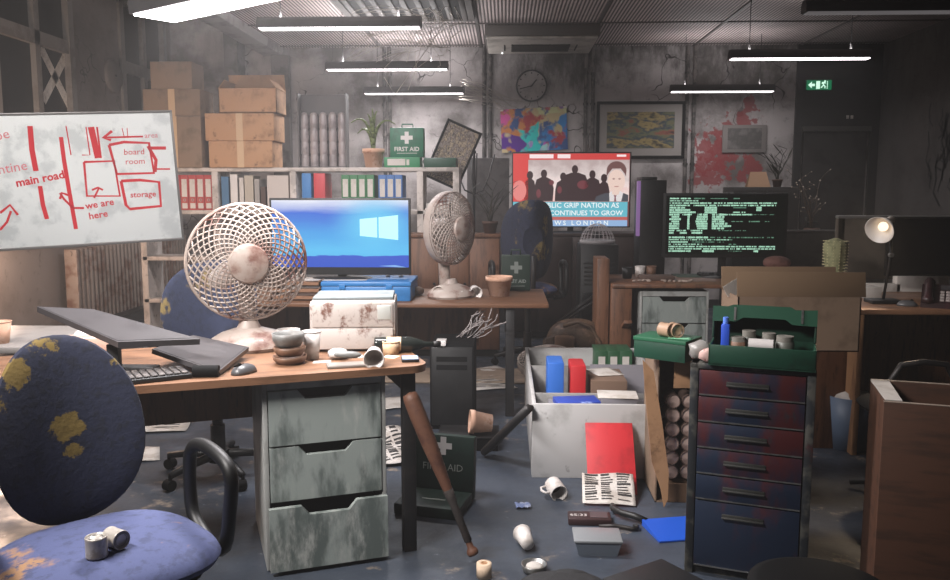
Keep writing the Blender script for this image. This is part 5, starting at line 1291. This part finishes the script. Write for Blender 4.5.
# big open cardboard box on top
h0 = hc + .001
b0 = P(737, 330, 3.82).x; b1 = P(860, 330, 3.82).x
t = T('cardboard_box', 'big open cardboard box with a raised flap behind the green case', 'box', ((b0+b1)/2, 3.82, h0)); w3 = b1-b0; hb = P(800, 297, 3.82).z - h0
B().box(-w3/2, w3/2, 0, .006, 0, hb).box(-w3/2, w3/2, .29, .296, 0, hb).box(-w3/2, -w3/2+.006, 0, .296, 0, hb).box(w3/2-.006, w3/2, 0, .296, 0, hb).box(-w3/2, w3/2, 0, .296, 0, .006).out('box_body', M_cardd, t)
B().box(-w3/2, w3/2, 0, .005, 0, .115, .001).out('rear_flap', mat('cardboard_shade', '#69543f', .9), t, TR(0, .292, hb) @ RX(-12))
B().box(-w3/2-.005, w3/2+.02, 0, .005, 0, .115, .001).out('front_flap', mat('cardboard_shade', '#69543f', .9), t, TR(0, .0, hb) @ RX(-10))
B().box(-.14, .14, 0, .005, 0, .1, .001).out('side_flap', M_cardd, t, TR(w3/2, .15, hb) @ RZ(-90) @ RX(150))
c = P(735, 282, 3.9); t2 = B().poly([(-.02, 0), (.045, .005), (.07, .075), (.03, .09), (-.05, .05)], 0, .002); t2 = t2.out('paper_flap', M_paper, t, TR(-w3/2+.01, .15, hb-.02) @ RZ(20))
# blue drawer cabinet
YB2 = 2.86; hB = .815
p0 = P(690, 380, 2.98); p1 = P(816, 392, 2.84)
rzB = math.atan2(p1.y-p0.y, p1.x-p0.x)
ctr = Vector(((p0.x+p1.x)/2, (p0.y+p1.y)/2, 0)); wB = math.hypot(p1.x-p0.x, p1.y-p0.y)
hB = P(755, 367, ctr.y).z
bc = T('drawer_cabinet', 'scuffed blue steel drawer cabinet smeared with red in front at the right', 'cabinet', ctr, rzB)
M_bsteel = mat('scuffed_blue_steel', '#17243a', .5, .2, c2='#4c1a1d', sc=2.6, lo=.46, hi=.57, c3='#2b2f36', sc3=9, lo3=.56, hi3=.7, st=(1, 1, .45), bump=.05)
M_bfr = mat('chipped_edge_steel', '#2a2d31', .5, .3, c2='#55544f', sc=12, c3='#4f2326', sc3=5)
B().box(-wB/2, -wB/2+.03, 0, .4, 0, hB, .003).box(wB/2-.03, wB/2, 0, .4, 0, hB, .003).box(-wB/2, wB/2, .38, .4, 0, hB).box(-wB/2, wB/2, 0, .4, hB-.02, hB, .003).box(-wB/2, wB/2, .02, .4, 0, .02).out('carcass', M_bfr, bc)
zz_ = hB-.024
for k, fh in enumerate((.098, .098, .098, .098, .098, hB-.024-5*.098-.03)):
    d = B().box(-wB/2+.033, wB/2-.033, -.004, .02, zz_-fh+.006, zz_, .002).out('drawer', M_bsteel, bc)
    B().box(-wB/2+.034, wB/2-.034, -.0065, -.004, zz_-fh+.006, zz_-fh+.0105).out('chipped_lip', M_steel, d)
    zh = zz_-fh*.5+.004 if k < 5 else zz_-.05
    B().box(-.085, .06, -.018, -.004, zh-.006, zh-.001, .001).box(-.085, .06, -.007, -.004, zh-.006, zh+.009, .001).out('handle', mat('dull_handle', '#3a3a38', .5, .3), d)
    zz_ -= fh
# open green first-aid case on it
def onB(dx, dy, dz=0): return ctr + Matrix.Rotation(rzB, 3, 'Z') @ Vector((dx, dy, hB+dz))
t = T('open_first_aid_case', 'open green case full of medicine jars on top of the blue cabinet', 'case', onB(.03, -.02), rzB)
gw, gd = .36, .19
B().box(-gw/2, gw/2, 0, .008, 0, .075, .003).box(-gw/2, gw/2, gd-.008, gd, 0, .075, .003).box(-gw/2, -gw/2+.008, 0, gd, 0, .075, .003).box(gw/2-.008, gw/2, 0, gd, 0, .075, .003).box(-gw/2, gw/2, 0, gd, 0, .008).out('lower_tray', M_green_d, t)
Ml2 = TR(0, gd, .07) @ RX(-10)
B().box(-gw/2, gw/2, -.008, 0, 0, .115, .003).box(-gw/2, gw/2, -.075, 0, .107, .115, .003).box(-gw/2, -gw/2+.008, -.075, 0, 0, .115, .003).box(gw/2-.008, gw/2, -.075, 0, 0, .115, .003).out('lid', mat('dark_lid_inside', '#0f3325', .5), t, Ml2)
b = B(); b.poly([(-gw/2, .06), (-gw*.27, .062), (-gw*.2, .078), (gw*.2, .078), (gw*.27, .06), (gw/2, .058), (gw/2, .117), (gw*.3, .113), (gw*.25, .124), (-gw*.3, .124), (-gw*.35, .117), (-gw/2, .117)], -.082, -.075); b.out('lid_rim', mat('lid_rim_green', '#104631', .5), t, Ml2)
for x in (-gw*.28, gw*.36): B().box(x-.004, x+.004, -.085, -.081, .066, .115).out('latch', M_steel, t, Ml2)
M_jar = mat('grey_jar', '#64665f', .4, c2='#4c4e49', sc=20); M_jlid = mat('pale_jar_lid', '#7f7b74', .5)
def jar(label, dx, dy, r, h, dz=.009, m=None):
    o = T('medicine_jar', label, 'jar', onB(.03+dx, -.02+dy, dz), rzB, 'jars in the green case')
    B().lathe([(0, 0), (r, 0), (r, h*.78), (r*.85, h*.82), (0, h*.82)], 18).out('body', m or M_jar, o); B().cyl((0, 0, h*.8), (0, 0, h), r*.92, seg=18).out('lid', M_jlid, o)
jar('left grey jar in the rear row of the open green case', -.05, .13, .026, .105)
jar('middle grey jar in the rear row of the open green case', .02, .13, .026, .10)
jar('large grey jar in front of the rear row in the green case', .075, .09, .032, .098)
jar('brown jar beside the blue tube in the green case', -.085, .09, .026, .085, m=M_brownp)
o = T('bandage_roll', 'white bandage roll in the front of the open green case', 'bandage', onB(.03-.005, -.02+.055, .009), rzB); B().cyl((-.042, 0, .062), (.042, 0, .062), .026, seg=20).out('roll', M_white, o); B().box(-.04, .04, -.022, .022, 0, .05, .003).out('wrapper', M_paper, o)
o = T('blue_tube', 'upright bright blue tube at the left of the open green case', 'tube', onB(.03-.13, -.02+.09, .009), rzB); B().box(-.015, .015, -.012, .012, 0, .13, .005).out('body', mat('bright_blue', '#2f55c8', .4), o); B().cyl((0, 0, .13), (0, 0, .155), .01, seg=12).out('cap', mat('light_blue', '#5f86e6', .4), o)
b = B(); b.ball((0, 0, .034), .04, (1.15, .9, .85), .2); solo(b, 'crumpled_bag', mat('smoky_clear_plastic', '#8d8a86', .3, c2='#5f5c58', sc=20), 'crumpled grey plastic bag on the left corner of the blue cabinet', 'bag', onB(-.19, .08))
b = B(); b.ball((0, 0, .026), .032, (1.2, .9, .8), .18); solo(b, 'bloody_wad', mat('stained_wad', '#c9a79f', .7, c2='#8a3f3c', sc=20), 'pinkish stained wad beside the green case', 'wad', onB(-.135-.04+.02, .03))
# wooden crate front right
YW = 2.62
k0 = P(884, 402, YW)
t = T('wooden_crate', 'open brown wooden box in the right foreground', 'crate', (k0.x+.35*math.cos(R(17)), YW-.35*math.sin(R(17)), 0), R(-17)); hw = k0.z; wc = .7
M_crate = mat('crate_wood', '#4b2e1e', .65, c2='#3a2316', sc=3, st=(1, 6, 8), c3='#4b2a18', sc3=9)
B().box(-wc/2, wc/2, 0, .016, 0.0, hw, .002).out('front_panel', M_crate, t); B().box(-wc/2, wc/2, .33, .345, 0, hw, .002).out('rear_panel', M_crate, t)
B().box(-wc/2, -wc/2+.016, .016, .33, 0, hw, .002).out('side_panel', M_crate, t); B().box(wc/2-.016, wc/2, .016, .33, 0, hw, .002).out('side_panel', M_crate, t); B().box(-wc/2+.016, wc/2-.016, .016, .33, 0, .016).out('bottom_panel', M_crate, t)
B().box(-wc/2, wc/2, 0, .014, hw, hw+.002).box(-wc/2, wc/2, .33, .345, hw, hw+.002).out('pale_edge_strip', mat('pale_edge', '#8a7b70', .6), t)
solo(B().poly([(-.02, 0), (.03, -.0), (.03, .30), (-.03, .30)], 0, .003, RX(-90)), 'paper_strip', M_paper, 'white paper strip over the left rim of the wooden box', 'paper', (k0.x+.03, YW+.01, hw+.0045), R(-17))
# stool in the foreground
c = P(820, 590, 1.9); t = T('round_stool', 'black round stool at the bottom right corner of the view', 'stool', (c.x, 1.9, 0)); hs = P(820, 556, 2.05).z
B().lathe([(0, hs-.05), (.15, hs-.05), (.168, hs-.035), (.165, hs-.01), (.14, hs), (0, hs+.004)], 40).out('seat', M_blackm, t)
B().cyl((0, 0, .08), (0, 0, hs-.05), .025).out('post', M_metdark, t)
for k in range(4):
    a = k*PI/2+.5; B().tube([(0, 0, .11), (.12*math.cos(a), .12*math.sin(a), .09), (.22*math.cos(a), .22*math.sin(a), .012)], .014, 8).out('leg', M_metdark, t)
# office chair by the right desk, tiny bin with shredded paper
c = P(912, 372, 3.7); t = T('office_chair', 'black office chair tucked under the right desk behind the wooden box', 'chair', (c.x+.05, 3.75, 0)); 
B().pillow(.46, .45, .09, 3, 5, 32, TR(0, 0, .44) @ RX(90)).out('seat', M_blackm, t); B().cyl((0, 0, .08), (0, 0, .42), .025).out('gas_lift', M_metdark, t)
pz = P(912, 362, 3.7).z
B().tube([(-.14, -.0, .44), (-.15, -.05, pz-.1), (-.1, -.05, pz-.015), (.0, -.05, pz), (.1, -.05, pz-.01), (.15, -.05, pz-.1), (.15, 0, .44)], .014, 8).out('armrest', M_metdark, t)
for k in range(5):
    a = k*2*PI/5; B().tube([(0, 0, .1), (.26*math.cos(a), .26*math.sin(a), .03)], .02, 8, r1=.014).out('leg', M_metdark, t)
c = P(872, 410, 4.15); t = T('waste_bin', 'small blue-grey bin of shredded paper under the right desk', 'bin', (c.x+.06, 4.55, 0))
B().lathe([(0, 0), (.1, 0), (.13, .3), (.126, .3), (.097, .006), (0, .006)], 28).out('bin', mat('blue_grey_plastic', '#56657a', .5), t)
b = B(); b.ball((0, 0, .28), .11, (1, 1, .5), .12, 3); b.out('shredded_paper', M_paper, t)
# ------------------------------------------------------------------ steel locker lying on its back with files in it
YK = Pz(600, 478.5).y
k0 = P(532, 440, YK).x; k1 = P(682, 440, YK).x; w = k1-k0; dK = 1.5; hk = P(600, 404.5, YK).z
M_lock = mat('pale_steel', '#b3b1b0', .5, .1, c2='#9b9997', sc=4, c3='#6c6865', sc3=14, lo3=.6, hi3=.7)
M_lockin = mat('steel_inside', '#8a8886', .6, c2='#6f6d6b', sc=4)
lk = T('steel_locker', 'pale grey steel locker lying on its back, open side up', 'locker', ((k0+k1)/2, YK, 0))
B().box(-w/2, w/2, 0, .02, 0, hk, .003).out('front_panel', M_lock, lk); B().box(-w/2, w/2, dK-.02, dK, 0, hk, .003).out('rear_panel', M_lock, lk)
B().box(-w/2, -w/2+.02, .02, dK-.02, 0, hk, .003).out('side_panel', M_lock, lk); B().box(w/2-.02, w/2, .02, dK-.02, 0, hk, .003).out('side_panel', M_lock, lk)
B().box(-w/2+.02, w/2-.02, .02, dK-.02, 0.0, .02).out('back_panel', M_lockin, lk)
B().box(-w/2+.02, w/2-.02, .26, .275, .02, hk-.01, .002).out('shelf', M_lockin, lk); B().box(-w/2+.02, w/2-.02, .95, .965, .02, hk-.01, .002).out('shelf', M_lockin, lk)
# files inside
solo(B().box(-.28, .26, 0, .2, 0, hk-.055, .004), 'grey_file_box', mat('grey_card', '#77747a', .8), 'grey file box filling the front bay of the steel locker', 'box', ((k0+k1)/2, YK+.04, .021))
zf = .021+hk-.055
c = P(577, 397, YK+.1); solo(B().box(-.11, .11, -.07, .07, 0, .03, .003), 'blue_book', mat('royal_blue', '#27419c', .5, c2='#8ea0d8', sc=5, lo=.6, hi=.64), 'blue book lying in the front bay of the steel locker', 'book', (c.x, YK+.12, zf), R(8))
c = P(618, 398, YK+.1); solo(B().box(-.1, .1, -.075, .085, 0, .004, .001), 'document', M_paper, 'white document lying on the front bay of the locker beside the blue book', 'paper', (c.x+.0, YK+.125, hk-.0+.001 if False else zf+.051), R(-4))
solo(B().box(-.09, .09, -.07, .07, 0, .05, .003), 'grey_box', mat('grey_card', '#77747a'), 'grey box under the white document in the locker', 'box', (c.x, YK+.125, zf))
def tallfile(label, px, pyt, Y, wd, m, name='ring_binder', dd=.2):
    c = P(px, pyt, Y); t = T(name, label, 'binder', (c.x, Y, .021), group='binders standing in the locker')
    B().box(-wd/2, wd/2, 0, dd, 0, c.z-.021, .005).out('cover', m, t); B().box(-wd/2+.008, wd/2-.008, .01, dd+.002, c.z-.021-.02, c.z-.02).out('page_block', m, t)
tallfile('bright blue binder standing in the steel locker', 556, 363, 4.5, .09, mat('bright_blue_file', '#2a63b8', .5))
tallfile('bright red binder standing in the steel locker', 578.5, 366, 4.5, .085, mat('bright_red_file', '#b31f26', .5))
paper('loose white papers on the locker behind the red binder', 590, 357, .16, .2, .3, .40, wav=.003)
o = [x for x in bpy.data.objects if x.get('label', '').startswith('loose white papers on the locker')][0]
o.location = Vector((P(592, 357, 4.85).x+.06, 4.72, hk+.001)); 
solo(B().box(-.1, .1, -.25, .07, 0, hk-.02, .004), 'brown_file_box', mat('brown_card', '#6b5546', .85), 'brown file box under the loose papers in the locker', 'box', (o.location.x, 4.75, .0205))
M_gclip = mat('green_clip', '#1c4a2c', .5)
for k, s in enumerate(('leftmost green binder at the rear of the locker', 'middle green binder at the rear of the locker', 'rightmost green binder at the rear of the locker')):
    c = P(602+k*12, 351, 5.3); t = T('ring_binder', s, 'binder', (c.x, 5.3, .021), group='green binders in the locker')
    hh = max(.3, c.z-.021); B().box(-.042, .042, 0, .24, 0, hh, .004).out('cover', M_gclip, t); B().box(-.022, .022, -.002, 0, hh*.55, hh*.9).out('spine_label', M_paper, t)
solo(B().box(-.2, .2, 0, .02, 0, .36, .003), 'grey_board', mat('grey_card', '#77747a'), 'grey board leaning inside the locker before the green binders', 'board', (P(618, 380, 5.0).x+.02, 4.88, .024), rot=(R(-6), 0, 0))
# red folder leaning on locker
c = P(612, 494, 3.93); t = T('red_folder', 'bright red folder leaning upright against the steel locker', 'folder', (Pz(613, 495).x, Pz(613, 495).y, .002), rot=(R(-math.degrees(math.asin((YK-Pz(613, 495).y-.02)/.355))), 0, 0))
hr = .355; B().box(-.115, .115, 0, .004, 0, hr, .002).out('front_cover', M_red, t); B().box(-.113, .113, .005, .011, .003, hr-.004).out('sheets', M_paper, t); B().box(-.115, .115, .012, .016, 0, hr, .002).out('rear_cover', M_red, t)
# crumpled newspaper on the floor
def news(label, px, py, w, d, rz, wav, bend=0):
    c = Pz(px, py); ph = random.random()*5
    fn = lambda u, v: .003 + wav*(1+math.sin(ph+6*u+2*v)*math.cos(ph+5*v+u)) + bend*max(0, v-.6)
    b = B(); b.sheet(w, d, 14, 14, fn, th=.0015)
    b.i = 1; rnd = random.Random(int(px))
    for col in range(3):
        for r in range(11):
            if rnd.random() < .12: continue
            x0 = -w*.45+col*w*.31; x1 = x0+w*.27*rnd.uniform(.6, 1); y = d*(.42-.08*r)
            n = 5; vv = []
            for i in range(n+1):
                x = x0+(x1-x0)*i/n
                vv.append([b.bm.verts.new((x, y+dy, fn(x/w+.5, (y+dy)/d+.5)+.004)) for dy in (0, d*(.03 if r % 4 else .055))])
            for i in range(n): b.bm.faces.new((vv[i][0], vv[i+1][0], vv[i+1][1], vv[i][1])).material_index = 1
    return solo(b, 'newspaper', [M_paper, M_ink], label, 'newspaper', (c.x, c.y, 0), rz, 'newspapers on the floor')
news('crumpled newspaper on the floor in front of the red folder', 608, 499, .24, .20, R(-5), .008, .0)
np_ = [o for o in bpy.data.objects if o.get('label', '').startswith('crumpled newspaper on the floor in front')][0]; np_.rotation_euler = (R(24), 0, R(-4)); np_.location.z = .042
news('crumpled newspaper on the floor between the grey drawers and the desk leg', 391, 452, .22, .5, R(20), .015, .12)
paper('white torn sheet on the floor behind the front chair', 153, 428, .42, .25, .2, 0, wav=.01, lines=5, off=.001)
paper('second white sheet lower on the floor beside the front chair', 138, 456, .22, .25, .4, 0, wav=.006, off=.001)
paper('white sheet on the floor under the middle desk', 486, 386, .4, .3, .3, 0, wav=.008, lines=6, off=.001)
paper('sheet on the floor right of the black computer tower', 492, 372, .3, .3, .6, 0, wav=.006, off=.002)
paper('sheet on the floor behind the grey drawers, left of the desk leg', 392, 404, .3, .3, .5, 0, wav=.006, off=.001)
solo(B().box(-.75, .75, -.25, .25, 0, .012, .003), 'cardboard_sheet', mat('tan_floor_board', '#8d7c6c', .9, c2='#74665a', sc=4), 'tan cardboard sheet lying flat under the middle desk', 'cardboard', (P(450, 380, 5.5).x+.1, 6.25, .001))
# mug, ashtray cup, tub, calculator, dustpan
c = Pz(556, 500); t = T('mug', 'white mug lying on the floor with its dark mouth towards us', 'mug', (c.x, c.y+.04, .041), rot=(R(100), R(0), R(18)))
B().lathe([(0, -.045), (.036, -.045), (.04, -.04), (.041, .05), (.037, .05), (.036, -.035), (0, -.038)], 28).out('body', M_cup, t); B().tube([(-.039, 0, -.025), (-.065, 0, -.02), (-.072, 0, .005), (-.062, 0, .028), (-.039, 0, .03)], .006, 8).out('handle', M_cup, t)
B().lathe([(0, .0), (.035, 0)], 24, TR(0, 0, -.02)).out('coffee_stain', mat('coffee_brown', '#35261d', .6), t)
c = Pz(525, 548); cup('white paper cup lying on the floor beside the ashtray', (c.x+.01, c.y-.045, .036), .025, .036, .1, (R(-88), 0, R(12)))
c = Pz(534, 571); bt = T('ashtray', 'crumpled pale metal ashtray on the floor by the paper cup', 'ashtray', (c.x, c.y, 0)); B().lathe([(0, .004), (.036, .004), (.046, .03), (.05, .03), (.042, 0), (0, 0)], 24).out('bowl', M_steel, bt)
B().ball((0, 0, .02), .028, (1.2, 1.1, .45), .2).out('ash', M_paper, bt)
c = Pz(523, 507); b = B(); b.sheet(.07, .06, 8, 8, lambda u, v: .004+.008*abs(math.sin(9*u+4*v)), th=.001); solo(b, 'blister_pack', mat('bluish_foil', '#7786ad', .25, .4, c2='#aab3cc', sc=40), 'small bluish foil packet on the floor beside the white mug', 'packet', (c.x, c.y, .001), R(5))
c = Pz(590, 522); t = T('cassette_radio', 'dark red gadget with a grey display lying on the floor', 'gadget', (c.x, c.y, 0), R(-2))
B().box(-.095, .09, -.045, .05, 0, .03, .006).out('body', mat('dark_maroon', '#2e1a1b', .5), t); B().box(.0, .075, -.025, .04, .03, .0315).out('display', M_scr, t)
b = B(); b.text('65:33', .034, TR(-.05, .0, .0308) @ RX(-90) @ TR(0, 0, 0)); b.out('digits', M_white, t)
b = B(); b.tube([(.03, -.055, .012), (.1, -.05, .014), (.14, -.06, .012), (.165, -.075, .012), (.19, -.07, .012), (.195, -.05, .012), (.175, -.045, .012)], .009, 8); solo(b, 'handle_hook', M_metdark, 'dark hooked handle lying in front of the dark red gadget', 'handle', (c.x, c.y-.02, 0))
c = Pz(598, 556); t = T('plastic_tub', 'clear lidded plastic tub on the floor below the dark red gadget', 'tub', (c.x, c.y-.0, 0), R(-1))
M_tub = mat('smoky_tub', '#6d7682', .25, alpha=.75); 
b = B(); b.hexa([Vector(p) for p in ((-.075, 0, 0), (.075, 0, 0), (.075, .11, 0), (-.075, .11, 0), (-.09, -.008, .055), (.09, -.008, .055), (.09, .12, .055), (-.09, .12, .055))]); b.out('tub', M_tub, t); B().box(-.095, .095, -.013, .125, .055, .066, .004).out('lid', mat('tub_lid', '#7a7d80', .35), t)
c = Pz(675, 533); t = T('dustpan', 'blue dustpan with a black handle on the floor beside the blue cabinet', 'dustpan', (c.x-.02, c.y, 0), R(12))
B().hexa([Vector(p) for p in ((-.085, -.09, .002), (.13, -.09, .002), (.11, .09, .002), (-.09, .09, .002), (-.085, -.09, .008), (.13, -.09, .008), (.11, .09, .03), (-.09, .09, .03))]).out('pan', mat('royal_blue_plastic', '#1c4fb5', .4), t)
B().tube([(-.07, .09, .02), (-.11, .13, .03), (-.15, .17, .03), (-.17, .23, .028), (-.155, .28, .02)], .014, 10).out('handle', M_black, t)
# green open case on the floor
c0 = Pz(415, 492); cx = Pz(443, 492)
t = T('open_case', 'dark green open first-aid case with an upright lid on the floor beside the bat', 'case', (cx.x+.0, cx.y-.1, 0), R(-14)); w = .30
M_gd = mat('deep_green', '#10271f', .6, c2='#0d1f19', sc=8)
B().box(-w/2, w/2, -.22, 0, 0, .05, .006).out('lower_tray', M_gd, t)
Ml3 = TR(0, .012, .05) @ RX(-6); B().box(-w/2, w/2, 0, .045, -.04, .25, .006).out('lid', M_gd, t, Ml3)
k = .014; cz = .2
B().poly([(-k, cz-k*3), (k, cz-k*3), (k, cz-k), (k*3, cz-k), (k*3, cz+k), (k, cz+k), (k, cz+k*3), (-k, cz+k*3), (-k, cz+k), (-k*3, cz+k), (-k*3, cz-k), (-k, cz-k)], -.0015).out('white_cross', M_white, t, Ml3)
M_let = mat('grey_lettering', '#8b9089', .6)
b = B(); b.text('FIRST AID', .046, TR(0, -.0015, .1)); b.out('lettering', M_let, t, Ml3); B().box(-.05, .06, -.13, -.12, .05, .0512).out('tray_label', M_let, t)
# tipped terracotta pot on a crate, metal pole, paper roll
c = P(480, 424, 4.45); t = T('plant_pot', 'terracotta pot tipped on its side on a dark crate beside the green case', 'pot', (c.x+.065, 4.47, c.z), rot=(0, R(-84), R(8)))
pot(t, .066, .125); zc_ = c.z-.062
t = T('dark_crate', 'dark low crate under the tipped terracotta pot', 'crate', (c.x-.03, 4.40, 0)); B().box(-.2, .13, 0, .24, 0.0, zc_-.006, .004).out('box_body', M_blackm, t); B().box(-.205, .135, -.005, .245, zc_-.006, zc_, .002).out('lid', M_metdark, t)
a, bq = P(487, 450, 4.3), P(531, 406, 4.16); b = B()
p0 = Pz(484, 452, .03); 
b.tube([p0, P(529, 408, YK-.05)], .022, 8); b.tube([p0+Vector((.03, .03, 0)), P(532, 407, YK-.02)], .012, 8)
solo(b, 'metal_bar', M_metdark, 'dark steel bar leaning on the left corner of the steel locker', 'bar')
c = Pz(484, 577); t = T('paper_roll', 'pale paper roll standing on the floor at the bottom centre', 'roll', (c.x, c.y, 0)); B().lathe([(.012, 0), (.028, 0), (.028, .055), (.012, .055), (.012, 0)], 24).out('roll', mat('cream_roll', '#cdb59c', .8), t)
B().lathe([(.011, .001), (.0125, .0565), (.0095, .0565), (.009, .001)], 16).out('core', M_card, t)
# black bag and flat box at the bottom
c = Pz(560, 578); b = B(); b.pillow(.34, .26, .11, 2.4, 6, 36, TR(0, -.06, .03) @ RX(90)); b.ball((.02, .02, .05), .06, (1.4, .8, .5), .2)
o = solo(b, 'black_bag', mat('black_cloth', '#1a1a1c', .8, c2='#252527', sc=10, bump=.3), 'slumped black bag on the floor at the bottom centre', 'bag', (c.x, c.y-.12, 0))
for v in o.data.vertices: v.co.z = max(v.co.z, 0)
c = Pz(650, 575); t = T('laptop', 'closed black laptop on the floor at the bottom, right of the black bag', 'laptop', (c.x+.0, c.y-.08, 0), R(35)); B().box(-.15, .15, -.1, .11, 0, .012, .003).out('base', M_blackm, t); B().box(-.15, .15, -.1, .11, .013, .022, .003).out('lid', mat('black_lid', '#1c1c1e', .5), t)
# third fan lying behind the locker, brown bag, plank, chair rods
f = fan('desk_fan', 'cream lattice fan lying on its back on the floor behind the steel locker', (P(551, 350, 5.85).x, 5.86, .12), 0, 'lattice desk fans', tilt=0, base=False, hz=.0)
f.rotation_euler = (R(-78), 0, 0); f.location.z = .20
c = P(576, 330, 6.2); b = B(); b.pillow(.46, .48, .3, 2.5, 7, 40, TR(0, 0, .22)); b.ball((-.12, -.12, .28), .1, (1.3, .6, .8), .15, 3); b.ball((.1, -.1, .14), .12, (1.2, .6, .8), .12, 3)
t = T('backpack', 'slumped brown leather backpack on the floor behind the locker', 'backpack', (c.x, 6.25, 0)); o = b.out('body', M_bag, t)
for v in o.data.vertices: v.co.z = max(v.co.z, 0)
B().tube([(-.1, -.13, .42), (.0, -.16, .46), (.1, -.13, .42), (.17, -.16, .3), (.19, -.15, .1)], .016, 8).out('strap', M_bag, t); B().box(-.17, -.02, -.2, -.17, .2, .36, .02).out('pocket', mat('scuffed_leather', '#8a6f5c', .5), t)
a = P(600, 292, 6.9); b = B(); b.tube([P(558, 322, 6.7), P(580, 306, 6.7), P(606, 287, 6.7)], .014, 8); b.tube([P(563, 322, 6.66), P(585, 307, 6.66), P(612, 291, 6.66)], .012, 8)
pts = [P(596, 300, 6.62), P(610, 318, 6.62), P(608, 345, 6.62), Pz(590, 362, .03)]
b.tube(pts, .013, 8); q_ = Pz(556, 345, .02); b.tube([P(558, 322, 6.7), Vector((P(558, 322, 6.7).x-.03, 6.75, .02))], .013, 8)
solo(b, 'chair_frame', M_metdark, 'bent dark tube frame lying behind the brown backpack', 'frame')
p0 = Pz(606, 356, .03) ; p1 = P(628, 322, YT-.09)
t = T('wooden_plank', 'brown plank leaning against the side of the text monitor desk', 'plank', (0, 0, 0)); d = (p1-p0); 
t.location = p0; t.rotation_euler = d.to_track_quat('Z', 'Y').to_euler(); B().box(-.03, .03, -.012, .012, 0, d.length, .003).out('board', M_wooddark, t)
# dark stains/graffiti on the right wall
t = T('paint_drip', 'black sprayed paint with long drips on the right wall', 'graffiti'); b = B(); rnd = random.Random(3)
for k in range(22):
    y = 8.25 + rnd.uniform(0, .75); z0 = 1.9 + rnd.uniform(-.2, .5); L = rnd.uniform(.15, .6)
    pts = [(y+rnd.uniform(-.04, .04)*i, z0-L*i/4) for i in range(5)]
    b.stroke([(x, zz) for x, zz in pts], rnd.uniform(.012, .035), M=TR(XR-.002, 0, 0) @ RZ(90))
b.out('drips', mat('black_paint', '#141313', .6), t)
# switch by the door
t = T('wall_sensor', 'tiny pale sensor on the dark wall beside the exit door', 'sensor', P(850, 117, YB-.06)); B().box(-.04, -.01, 0, .01, -.02, .02, .002).box(.01, .04, 0, .01, -.02, .02, .002).out('housing', M_paper, t)
# ------------------------------------------------------------------ light and render look
w = bpy.data.worlds.new('night_room'); SC.world = w; w.use_nodes = True
w.node_tree.nodes['Background'].inputs[0].default_value = (.5, .48, .5, 1); w.node_tree.nodes['Background'].inputs[1].default_value = .07
def fill_light(name, loc, watt, size=(1.2, .12), tint=(1, .95, .92), rot=(0, 0, 0)):
    ld = bpy.data.lights.new(name, 'AREA'); ld.shape = 'RECTANGLE'; ld.size, ld.size_y = size; ld.energy = watt; ld.color = tint
    o = bpy.data.objects.new(name, ld); COL.objects.link(o); o.location = loc; o.rotation_euler = rot
fill_light('rear_fill_light', (-1.9, 1.4, 2.95), 60, (1.2, .3), rot=(Vector((-.7, 3.4, .6))-Vector((-1.9, 1.4, 2.95))).to_track_quat('-Z', 'Y').to_euler())  # added fill from behind the camera, brightens desk and printer fronts
bpy.data.lights['rear_fill_light'].spread = R(95)
fill_light('left_fill_light', (-2.7, 2.9, 2.95), 19, (1.2, .2), rot=(Vector((-3.1, 5.5, 1.2))-Vector((-2.7, 2.9, 2.95))).to_track_quat('-Z', 'Y').to_euler())  # second added fill above the view, brightens the whiteboard
bpy.data.lights['left_fill_light'].spread = R(85)
ld = bpy.data.lights.new('assumed_warm_light', 'POINT'); ld.energy = 70; ld.color = (1, .70, .52); ld.shadow_soft_size = .08  # assumed warm source out of view, gives the glow at the left edge
lo = bpy.data.objects.new('assumed_warm_light', ld); COL.objects.link(lo); lo.location = (-3.8, 5.9, 1.0)
vs_ = w.node_tree.nodes.new('ShaderNodeVolumeScatter'); vs_.inputs['Density'].default_value = .010; vs_.inputs['Color'].default_value = (.9, .88, .88, 1); vs_.inputs['Anisotropy'].default_value = .3
w.node_tree.links.new(vs_.outputs[0], w.node_tree.nodes['World Output'].inputs['Volume'])
def fill_housing(light, label):  # housing and bracket added around an unseen fill light
    t = T('fill_light_housing', label, 'light', light.location.copy(), rot=light.rotation_euler.copy(), group='added fill light housings')
    sx, sy = light.data.size/2+.02, light.data.size_y/2+.02
    B().box(-sx, sx, -sy, sy, .004, .06, .006).out('housing', M_house, t)
    b = B(); inv = light.rotation_euler.to_matrix().inverted()
    b.cyl((0, 0, .06), Vector((0, 0, .06)) + inv @ Vector((0, 0, ZC - light.location.z - .02)), .012, seg=8); b.out('bracket', M_metdark, t)
fill_housing(bpy.data.objects['rear_fill_light'], 'added housing of the unseen fill light turned towards the front desk')
fill_housing(bpy.data.objects['left_fill_light'], 'added housing of the unseen fill light turned towards the whiteboard')
t = T('assumed_floor_lamp', 'assumed small warm lamp on an added floor stand by the left wall near the radiators', 'lamp', (-3.8, 5.9, 0))  # unseen stand and holder added under the assumed warm light
B().cyl((0, 0, 0), (0, 0, .025), .13, seg=24).out('base', M_metdark, t); B().cyl((0, 0, .025), (0, 0, .9), .012, seg=10).out('pole', M_metdark, t)
B().cyl((0, 0, .86), (0, 0, .91), .02, seg=12).out('bulb_holder', M_black, t)
vs = SC.view_settings; vs.view_transform = 'Standard'; vs.look = 'None'; vs.exposure = 0; vs.gamma = 1; vs.use_curve_mapping = False
SC.cycles.use_denoising = True; SC.cycles.max_bounces = 6; SC.cycles.diffuse_bounces = 3
SC.cycles.sample_clamp_indirect = 4; SC.cycles.volume_bounces = 0
